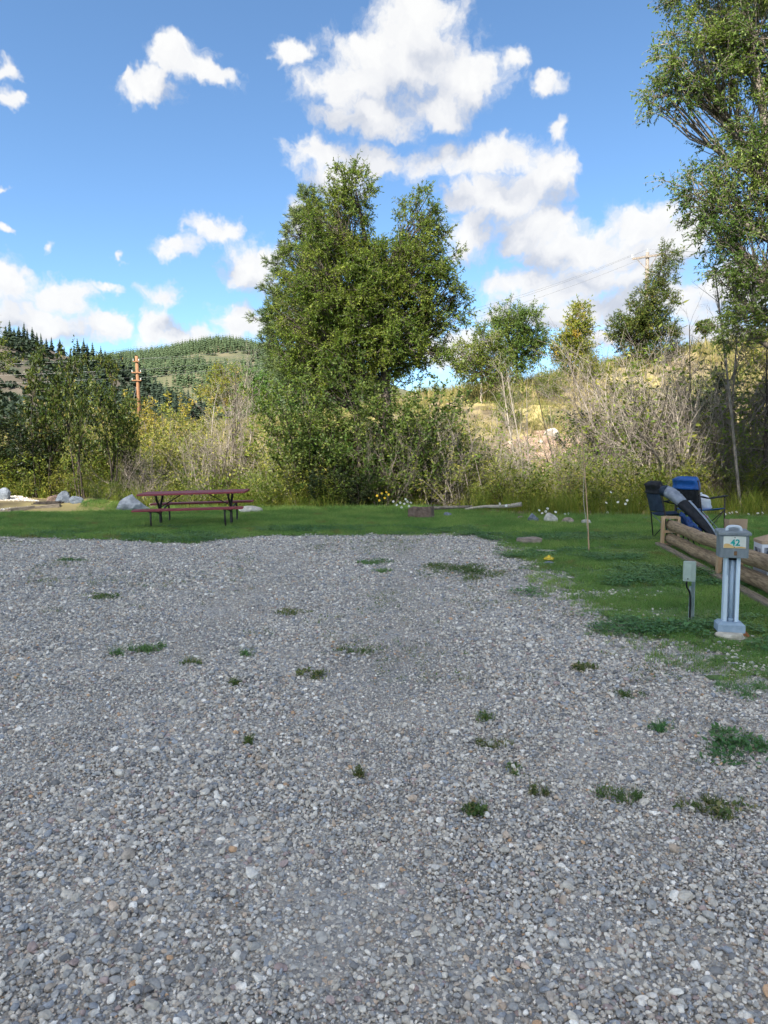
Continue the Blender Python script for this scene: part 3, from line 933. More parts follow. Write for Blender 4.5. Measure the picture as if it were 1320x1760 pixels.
for k, a in enumerate([
    (1262, 1285, 135, 70, 'widest bright green clover patch at the edge of the gravel', 0.06, 'clover'),
    (1240, 1408, 100, 60, 'dark green weed patch nearest the camera at the edge of the gravel', 0.05, 'weed'),
    (1056, 1374, 64, 30, 'dark low weed tuft alone on the gravel between two larger patches', 0.05, 'weed'),
    (1116, 1257, 42, 14, 'small bright weed tuft on gravel beside the wide clover patch', 0.04, 'clover'),
    (835, 1285, 56, 30, 'sparse brownish weed tuft on the gravel below a compact dark tuft', 0.045, 'weed'),
    (830, 1239, 34, 14, 'compact dark tuft standing above the sparse brownish tuft', 0.05, 'weed'),
    (828, 1404, 50, 26, 'thin split weed tuft low on the gravel', 0.04, 'weed'),
    (922, 1370, 28, 22, 'tiny upright weed tuft on the gravel between two low tufts', 0.05, 'weed'),
    (876, 1330, 40, 12, 'flat faint weed tuft on the gravel under the sparse brownish one', 0.03, 'weed'),
    (256, 1120, 56, 18, 'light green weed tuft on the gravel, twin of a taller spiky one', 0.06, 'clover'),
    (213, 1126, 26, 14, 'spiky light green tuft on the gravel left of its twin', 0.07, 'clover'),
    (332, 1143, 24, 8, 'small dark tuft beside a bare sandy spot in the gravel', 0.04, 'weed'),
    (617, 1125, 48, 30, 'loose green weed tuft in the middle of the lot', 0.05, 'weed'),
    (533, 1165, 50, 10, 'long flat weed tuft in the middle of the lot', 0.03, 'weed'),
    (418, 1130, 18, 12, 'small round green tuft alone in the middle of the lot', 0.05, 'clover'),
    (400, 1180, 22, 9, 'tiny dull tuft on the gravel below the small round one', 0.04, 'weed'),
    (640, 968, 60, 10, 'low green weed strip far back in the lot near the lawn', 0.05, 'clover'),
    (658, 984, 36, 12, 'small green weed clump just below the far weed strip', 0.05, 'clover'),
    (790, 985, 120, 16, 'long thin weed band reaching into the lot from the lawn', 0.05, 'weed'),
    (1000, 1154, 36, 10, 'faint weed tuft on gravel below the clover edge', 0.04, 'weed'),
    (1070, 1200, 40, 12, 'faint weed tuft on gravel under the numbered post', 0.04, 'weed'),
    (1290, 1190, 90, 46, 'ragged green weed patch on gravel in front of the numbered post', 0.06, 'clover'),
    (614, 1337, 16, 10, 'tiny lone sprig in the foreground gravel', 0.05, 'weed'),
    (430, 1282, 30, 8, 'tiny dull sprig in the foreground gravel on the emptier side', 0.04, 'weed'),
    (180, 1028, 60, 10, 'faint green streak of weeds far across the lot', 0.03, 'weed'),
    (500, 1055, 50, 14, 'scattered faint weeds in the centre of the lot', 0.03, 'weed'),
    (120, 965, 40, 8, 'small weeds near the far corner of the lot below the table', 0.04, 'clover')]):
    weed_patch(a[0], a[1], a[2] * 1.15, a[3], a[4], 300 + k, a[5] * (0.6 + 0.13 * (k * 5 % 4)), 'weed_dry' if a[6] == 'weed' and k % 3 == 1 else a[6])

def sprigs():
    rng = np.random.default_rng(45)
    ms = [qmesh('sprig', *leafy(rng, 14, 0.03, 0.05, 0.02, 0.010, 0.5)) for _ in range(3)] + [qmesh('sprig', *blades(rng, 9, 0.05, 0.03, 0.004, 0.8)) for _ in range(2)]
    coll = variants('sprig', ms, 'weed')
    p = grid_pts(rng, -9, 4.5, 2.0, 13.8, 0.11)
    c = fbm(p[:, 0] * 0.9, p[:, 1] * 0.7, 81) * 0.6 + fbm(p[:, 0] * 4, p[:, 1] * 4, 82) * 0.4
    lane = np.exp(-((p[:, 0] - 0.4) / 1.3) ** 2) * 0.05 + np.clip((p[:, 0] - 0.6) * 0.03, 0, 0.06)
    k = (c + lane > 0.60) & (rng.random(len(p)) < np.clip((c + lane - 0.58) * 9, 0, 0.9)) & (np.abs(p[:, 0]) < p[:, 1] * 0.62 + 1) & (p[:, 1] > 4.6)
    p = p[k]; n = len(p)
    sc = rng.uniform(0.5, 1.4, (n, 1)) * np.ones((1, 3))
    scatter('weeds', np.column_stack([p, np.full(n, 0.02)]), np.column_stack([np.zeros((n, 2)), rng.uniform(0, 6.28, n)]), sc, rng.integers(0, 5, n), coll,
            'sparse tiny weeds coming up between the gravel stones', 'weeds')
    print('sprigs', n)
sprigs()

# ------------------------------------------------------------------ plants: branch growing
def prisms(nodes, rad, sides=3):
    n, k, _ = nodes.shape
    ax = nrm(nodes[:, -1] - nodes[:, 0])
    ref = np.where(np.abs(ax[:, 2:3]) > 0.8, np.array([[1.0, 0, 0]]), np.array([[0, 0, 1.0]]))
    u = nrm(np.cross(ax, ref)); w = np.cross(ax, u)
    ang = np.arange(sides) * 2 * math.pi / sides
    off = u[:, None, None] * np.cos(ang)[None, None, :, None] + w[:, None, None] * np.sin(ang)[None, None, :, None]
    V = nodes[:, :, None] + off * rad[:, :, None, None]
    idx = np.arange(n * k * sides).reshape(n, k, sides)
    a = idx[:, :-1]; b = idx[:, 1:]
    F = np.stack([a, np.roll(a, -1, 2), np.roll(b, -1, 2), b], -1).reshape(-1, 4)
    return V.reshape(-1, 3), F

def grow(P, D, L, R_, nseg, wander, up, rng, taper=0.25):
    n = len(P)
    nodes = np.empty((n, nseg + 1, 3)); nodes[:, 0] = P
    d = D.copy()
    for k in range(nseg):
        d = nrm(d + rng.normal(0, wander, (n, 3)) + np.array([0, 0, up]))
        nodes[:, k + 1] = nodes[:, k] + d * (L / nseg)[:, None]
    rad = R_[:, None] * np.linspace(1, taper, nseg + 1)[None]
    return nodes, rad

def spawn(nodes, rad, m, t0, spread, up, rng):
    n, k, _ = nodes.shape
    b = np.repeat(np.arange(n), m)
    t = rng.uniform(t0, 1, n * m) * (k - 1)
    i = np.minimum(t.astype(int), k - 2); f = (t - i)[:, None]
    p = nodes[b, i] * (1 - f) + nodes[b, i + 1] * f
    tg = nrm(nodes[b, i + 1] - nodes[b, i])
    d = nrm(tg + rng.normal(0, spread, (n * m, 3)) + np.array([0, 0, up]))
    r = rad[b, i] * (1 - f[:, 0]) + rad[b, i + 1] * f[:, 0]
    return p, d, r

class Geo:
    def __init__(s):
        s.V = []; s.F = []; s.o = 0
    def add(s, V, F):
        s.V.append(V); s.F.append(F + s.o); s.o += len(V)
    def mesh(s, name, smooth=False):
        return qmesh(name, np.concatenate(s.V), np.concatenate(s.F), smooth)

def nodes_pts(nodes, m, t0, rng):
    n, k, _ = nodes.shape
    b = np.repeat(np.arange(n), m)
    t = rng.uniform(t0, 1, n * m) * (k - 1)
    i = np.minimum(t.astype(int), k - 2); f = (t - i)[:, None]
    p = nodes[b, i] * (1 - f) + nodes[b, i + 1] * f
    return p, nrm(nodes[b, i + 1] - nodes[b, i])

def shrub_meshes(seed, h=3.0, stems=12, spread=0.35, side=9, twig=5, leaf_per=6, L=0.095, Wd=0.042, r0=0.02, base=0.25, wander=0.10, t0=0.25, droop=0.0, sub=0.32):
    """upright many-stemmed shrub; returns (stems mesh, foliage mesh or None)"""
    rng = np.random.default_rng(seed)
    a = rng.uniform(0, 6.28, stems)
    P = np.column_stack([np.cos(a) * base * rng.random(stems), np.sin(a) * base * rng.random(stems), np.full(stems, -0.1)])
    D = nrm(np.column_stack([np.cos(a) * spread * rng.uniform(0.1, 1.3, stems), np.sin(a) * spread * rng.uniform(0.1, 1.3, stems), np.ones(stems)]))
    Ls = h * rng.uniform(0.6, 1.05, stems)
    g = Geo()
    n1, r1 = grow(P, D, Ls, np.full(stems, r0) * rng.uniform(0.6, 1.2, stems), 7, wander, 0.03, rng, 0.18)
    g.add(*prisms(n1, r1, 4))
    p, d, r = spawn(n1, r1, side, t0, 0.42, 0.12, rng)
    L2 = h * sub * rng.uniform(0.4, 1.1, len(p))
    n2, r2 = grow(p, d, L2, np.clip(r * 0.6, 0.004, 1), 4, 0.14, 0.05 - droop, rng)
    g.add(*prisms(n2, r2, 3))
    p, d, r = spawn(n2, r2, twig, 0.2, 0.55, 0.05, rng)
    L3 = h * 0.11 * rng.uniform(0.4, 1.2, len(p))
    n3, r3 = grow(p, d, L3, np.clip(r * 0.6, 0.0028, 1), 2, 0.15, 0.0 - droop, rng, 0.5)
    g.add(*prisms(n3, r3, 3))
    stems_me = g.mesh('stems')
    fol = None
    if leaf_per > 0:
        if leaf_per < 1:
            k = rng.random(len(n3)) < leaf_per
            p, tg = nodes_pts(n3[k], 2, 0.1, rng)
        else:
            p, tg = nodes_pts(n3, int(leaf_per), 0.0, rng)
        D = nrm(tg * 0.5 + rng.normal(0, 0.7, p.shape) + np.array([0, 0, -0.1]))
        n = len(p)
        fol = qmesh('foliage', *leaf_quads(p, D, L * rng.uniform(0.6, 1.25, n), Wd * rng.uniform(0.7, 1.2, n), rng))
    return stems_me, fol

SH = {}
def variant(key, bark, leaf, **kw):
    st, fo = shrub_meshes(**kw)
    st.materials.append(MATS[bark])
    if fo: fo.materials.append(MATS[leaf])
    SH[key] = (st, fo)
variant('green1', 'bark_grey', 'leaf_shrub', seed=1, stems=13, side=9, twig=6, leaf_per=10, spread=0.42, t0=0.08, L=0.078, Wd=0.036)
variant('green2', 'bark_grey', 'leaf_shrub', seed=2, stems=12, side=9, twig=6, leaf_per=10, spread=0.5, L=0.072, Wd=0.036, t0=0.08)
variant('olive1', 'bark_grey', 'leaf_olive', seed=3, stems=13, side=9, twig=5, leaf_per=8, spread=0.45, t0=0.1)
variant('olive2', 'bark_pale', 'leaf_olive', seed=4, stems=14, side=8, twig=5, leaf_per=5, spread=0.4, t0=0.15)
variant('gold1', 'bark_grey', 'leaf_gold', seed=5, stems=12, side=9, twig=5, leaf_per=8, spread=0.45, t0=0.1)
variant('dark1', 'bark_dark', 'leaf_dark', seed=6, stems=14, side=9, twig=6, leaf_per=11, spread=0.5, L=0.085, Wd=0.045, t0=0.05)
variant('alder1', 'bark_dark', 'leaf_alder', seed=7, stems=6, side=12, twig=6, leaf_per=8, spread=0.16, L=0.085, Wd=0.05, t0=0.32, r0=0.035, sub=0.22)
variant('alder2', 'bark_dark', 'leaf_alder', seed=8, stems=4, side=15, twig=6, leaf_per=8, spread=0.16, L=0.085, Wd=0.05, t0=0.36, r0=0.04, sub=0.23)
variant('twig1', 'bark_pale', 'leaf_olive', seed=9, stems=17, side=8, twig=5, leaf_per=0.5, spread=0.38, r0=0.02, wander=0.09)
variant('twig2', 'bark_grey', 'leaf_shrub', seed=10, stems=15, side=9, twig=5, leaf_per=0.8, spread=0.33, r0=0.02)
variant('bare1', 'bark_grey', None, seed=11, stems=15, side=10, twig=6, leaf_per=0, spread=0.45, r0=0.022, wander=0.13)
variant('bare2', 'bark_pale', None, seed=12, stems=12, side=9, twig=6, leaf_per=0, spread=0.3, r0=0.024, wander=0.10)
variant('bare3', 'bark_grey', None, seed=13, stems=9, side=12, twig=7, leaf_per=0, spread=0.75, r0=0.028, wander=0.2, droop=0.03)
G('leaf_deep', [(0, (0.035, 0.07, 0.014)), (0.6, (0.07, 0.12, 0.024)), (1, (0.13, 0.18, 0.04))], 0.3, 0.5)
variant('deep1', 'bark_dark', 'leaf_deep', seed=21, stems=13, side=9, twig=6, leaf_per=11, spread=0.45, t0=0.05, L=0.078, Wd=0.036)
variant('bright1', 'bark_grey', 'leaf_bright', seed=14, stems=12, side=9, twig=5, leaf_per=9, spread=0.3, t0=0.05)
variant('dead1', 'bark_dark', None, seed=15, stems=10, side=11, twig=7, leaf_per=0, spread=0.7, r0=0.02, wander=0.2)

def shrub(key, px, d, h, label, w=1.0, group=None, cat='shrub', name=None, base_z=None):
    x = (px - W0 / 2) / FPX * d
    z = TZ(x, d) if base_z is None else base_z
    h = h + max(0.0, -z)
    st, fo = SH[key]
    kind = name or {'alder': 'alder_tree', 'bare': 'bare_shrub', 'twig': 'willow_shrub', 'dead': 'bare_shrub'}.get(key.rstrip('0123456789'), 'leafy_shrub')
    r = empty(kind, (x, d, z - 0.03), random.uniform(0, 6.28))
    s = h / 3.0
    r.scale = (s * w, s * w, s)
    link('stems', st, r)
    if fo: link('foliage', fo, r)
    tag(r, label, cat, group)
    return r

# ------------------------------------------------------------------ trees
def tree(name, label, px_base, d, lobes, trunk, bark, leafmat, seed, clumps, twigs=7, tl=0.6, leaves=9, L=0.1, Wd=0.03, r0=0.2,
         group=None, cat='tree', droop=0.05, depth=1.0, extra=(), style='leaf', leaf2=None, base_z=None):
    """lobes: (px, py, rx, ry, [dd]) ellipses of crown at distance d + dd; trunk: pixel polyline"""
    rng = np.random.default_rng(seed)
    k = d / FPX
    bx = (px_base - W0 / 2) * k
    bz = TZ(bx, d) if base_z is None else base_z
    root = empty(name, (bx, d, bz - 0.05))
    org = np.array([bx, d, bz - 0.05])
    tp = [np.array([0, 0, 0.0])] + [np.array(at(a, b, d + (c[0] if c else 0))) - org for a, b, *c in trunk]
    curve = np.array([list(v) for v in bez(tp, 6)])
    g = Geo()
    tt = np.linspace(0, 1, len(curve))
    tr = r0 * (1 - 0.88 * tt)
    g.add(*prisms(curve[None], tr[None], 8))
    link('trunk', g.mesh('trunk', True), root, bark)
    gb = Geo()
    LC, LR = [], []
    for lb in lobes:
        px, py, rx, ry = lb[:4]
        dd = lb[4] if len(lb) > 4 else 0.0
        LC.append(np.array(at(px, py, d + dd)) - org)
        LR.append(np.array([rx * k, (rx + ry) / 2 * k * depth, ry * k]))
    LC = np.array(LC); LR = np.array(LR)
    vol = LR.prod(1) ** 0.75
    pr = vol / vol.sum()
    limbs = []
    for c, r in zip(LC, LR):
        hd = np.linalg.norm(curve[:, :2] - c[None, :2], axis=1)
        want = c[2] - 0.75 * hd - 0.3 * r[2]
        i = int(np.argmin(np.abs(curve[:, 2] - want) + 0.2 * hd))
        i = min(i, len(curve) - 2)
        p0 = curve[i]
        mid = (p0 + c) / 2 + np.array([0, 0, -0.08 * np.linalg.norm(c - p0)]) + rng.normal(0, 0.12, 3)
        cv = np.array([list(v) for v in bez([p0, mid, c], 4)])
        rr = np.linspace(max(0.018, tr[i] * 0.55), 0.014, len(cv))
        gb.add(*prisms(cv[None], rr[None], 6))
        limbs.append((cv, rr))
    li = rng.choice(len(LC), clumps, p=pr)
    u = nrm(rng.normal(size=(clumps, 3))) * (rng.uniform(0.12, 1.0, clumps) ** 0.45)[:, None]
    C = LC[li] + u * LR[li]
    # branches from the limbs to every clump
    st = np.empty((clumps, 3))
    for q in range(clumps):
        cv, rr = limbs[li[q]]
        i = rng.integers(len(cv) // 3, len(cv))
        st[q] = cv[i]
    m1 = st * 0.6 + C * 0.4 + rng.normal(0, 0.06, C.shape) + np.array([0, 0, -0.05])
    m2 = st * 0.25 + C * 0.75 + rng.normal(0, 0.06, C.shape)
    nodes = np.stack([st, m1, m2, C], 1)
    dist = np.linalg.norm(C - st, axis=1)
    gb.add(*prisms(nodes, (0.006 + 0.010 * dist)[:, None] * np.array([1, .8, .6, .35])[None], 4))
    out = nrm(u * np.array([1, 1, 0.6]) + np.array([0, 0, 0.35]))
    P = np.repeat(C, twigs, 0); O = np.repeat(out, twigs, 0)
    if style == 'needle':
        D = nrm(O * 0.7 + rng.normal(0, 0.55, P.shape) + np.array([0, 0, 0.15]))
    else:
        D = nrm(O * 0.8 + rng.normal(0, 0.6, P.shape))
    tn, trd = grow(P, D, tl * rng.uniform(0.5, 1.15, len(P)), np.full(len(P), 0.007), 3, 0.18, -droop, rng, 0.4)
    gb.add(*prisms(tn, trd, 3))
    link('branches', gb.mesh('branches', True), root, bark)
    p, tg = nodes_pts(tn, leaves, 0.1 if style == 'leaf' else 0.45, rng)
    if style == 'needle':
        D = nrm(tg * 0.8 + rng.normal(0, 0.55, p.shape))
    else:
        D = nrm(tg * 0.6 + rng.normal(0, 0.6, p.shape) + np.array([0, 0, -0.25]))
    n = len(p)
    V, F = leaf_quads(p, D, L * rng.uniform(0.6, 1.25, n), Wd * rng.uniform(0.7, 1.2, n), rng)
    link('crown', qmesh('crown', V, F), root, leafmat)
    tag(root, label, cat, group)
    return root

# the big cottonwood in the middle and the pine behind it
tree('pine_tree', 'grey-green pine behind the tall cottonwood, needles showing along one side', 548, 29.5,
     [(528, 352, 22, 30), (515, 405, 34, 34), (510, 450, 46, 32), (500, 500, 48, 34), (496, 550, 56, 36), (505, 600, 56, 40), (510, 648, 50, 34), (540, 690, 40, 26), (560, 560, 60, 60), (565, 430, 46, 60)],
     [(546, 700), (540, 520), (530, 330)], 'bark_dark', 'needle_pine', 61, 520, twigs=8, tl=0.42, leaves=22, L=0.18, Wd=0.02, r0=0.2, droop=-0.06, style='needle')
tree('cottonwood_tree', 'tall dense green cottonwood with twin tops beyond the lawn', 668, 26.5,
     [(604, 335, 40, 56), (578, 395, 62, 60), (648, 462, 56, 52), (560, 470, 80, 66), (720, 388, 38, 58), (735, 440, 50, 64), (690, 480, 80, 80), (610, 510, 90, 76), (535, 545, 66, 60), (745, 520, 46, 66),
      (785, 530, 26, 34), (660, 570, 96, 76), (580, 600, 90, 56), (520, 605, 46, 42), (720, 590, 64, 48), (640, 640, 86, 44), (560, 650, 46, 34)],
     [(668, 760), (662, 660), (655, 560), (630, 420), (612, 330)], 'bark_cottonwood', 'leaf_cottonwood', 62, 1500, twigs=8, tl=0.52, leaves=12, L=0.115, Wd=0.038, r0=0.26, droop=0.03, depth=0.85)
tree('cottonwood_tree', 'towering cottonwood with drooping sprays, cut off by the picture edge', 1352, 17.5,
     [(1200, 118, 80, 55), (1145, 165, 36, 30), (1185, 165, 50, 26), (1225, 40, 80, 60), (1295, 70, 66, 90), (1290, 200, 46, 60), (1258, 262, 52, 40), (1200, 312, 56, 34), (1262, 338, 80, 48),
      (1232, 392, 46, 44), (1290, 440, 60, 70), (1300, 300, 50, 60), (1305, 530, 50, 60), (1255, 480, 26, 40), (1240, -70, 110, 80), (1340, -120, 120, 100), (1390, 80, 90, 110), (1400, 300, 100, 110), (1390, 500, 90, 90), (1270, 560, 34, 40)],
     [(1350, 700), (1335, 420), (1318, 235), (1288, 60), (1262, -90)], 'bark_grey', 'leaf_river', 63, 1550, twigs=6, tl=0.50, leaves=12, L=0.095, Wd=0.032, r0=0.24, droop=0.10, depth=0.9)
# trees on the slope
tree('willow_tree', 'rounded green willow on the slope, nearer the tall cottonwood than its yellow neighbour', 893, 50,
     [(880, 545, 34, 26), (905, 560, 34, 34), (875, 585, 32, 30), (900, 605, 34, 26), (925, 585, 14, 22), (888, 632, 26, 20)],
     [(888, 640), (890, 570), (890, 530)], 'bark_dark', 'leaf_river', 64, 320, twigs=6, tl=0.7, leaves=10, L=0.17, Wd=0.06, r0=0.14)
tree('willow_tree', 'low pale green willow spreading beside the tall cottonwood', 825, 46,
     [(835, 585, 26, 26), (805, 610, 30, 26), (850, 615, 30, 24), (820, 640, 46, 24), (860, 645, 26, 24)],
     [(828, 660), (830, 600)], 'bark_pale', 'leaf_shrub', 65, 320, twigs=6, tl=0.65, leaves=9, L=0.16, Wd=0.055, r0=0.1)
tree('aspen_tree', 'slender yellowing tree on the sunny crest of the slope', 990, 52,
     [(995, 545, 16, 24), (990, 575, 22, 24), (985, 605, 26, 24), (970, 600, 18, 22), (1000, 625, 26, 18)],
     [(988, 650), (992, 590), (996, 525)], 'bark_pale', 'leaf_yellowing', 66, 250, twigs=6, tl=0.75, leaves=9, L=0.2, Wd=0.07, r0=0.1)
tree('cottonwood_tree', 'dark leaning tree on the crest in front of the cross-armed pole', 1100, 50,
     [(1148, 440, 18, 26), (1142, 480, 26, 30), (1125, 520, 36, 34), (1100, 545, 34, 34), (1085, 575, 36, 28), (1130, 565, 34, 30), (1065, 565, 20, 22), (1110, 600, 30, 22), (1090, 612, 22, 16)],
     [(1098, 640), (1105, 570), (1125, 500), (1148, 420)], 'bark_dark', 'leaf_alder', 67, 480, twigs=6, tl=0.65, leaves=11, L=0.16, Wd=0.05, r0=0.16)
tree('juniper_tree', 'tiny round tree on the skyline beside the big edge cottonwood', 1212, 84,
     [(1212, 560, 12, 8), (1206, 566, 8, 6), (1220, 562, 7, 6)], [(1212, 572), (1212, 560)], 'bark_dark', 'leaf_alder', 68, 40, twigs=6, tl=0.4, leaves=10, L=0.28, Wd=0.12, r0=0.16)
tree('cottonwood_tree', 'sunlit light green foliage at the far picture edge above the dark shrub', -40, 33,
     [(-6, 590, 18, 20), (4, 628, 20, 16), (-30, 620, 40, 50), (-60, 560, 50, 60)], [(-40, 680), (-42, 600), (-50, 540)], 'bark_pale', 'leaf_shrub', 69, 130, twigs=6, tl=0.55, leaves=9, L=0.12, Wd=0.045, r0=0.12)
tree('poplar_tree', 'bright green bush-like tree on the meadow beyond the bare shrub', 448, 62,
     [(440, 665, 20, 20), (452, 690, 24, 22), (436, 700, 20, 18), (420, 650, 14, 20)], [(446, 715), (444, 660)], 'bark_grey', 'leaf_bright', 70, 110, twigs=6, tl=0.8, leaves=9, L=0.24, Wd=0.1, r0=0.1)
tree('willow_tree', 'yellow-topped young tree on the meadow behind the bare shrub', 388, 48,
     [(388, 645, 22, 18), (375, 675, 30, 22), (400, 680, 26, 26)], [(388, 720), (388, 640)], 'bark_grey', 'leaf_yellowing', 71, 100, twigs=6, tl=0.7, leaves=8, L=0.18, Wd=0.06, r0=0.08)

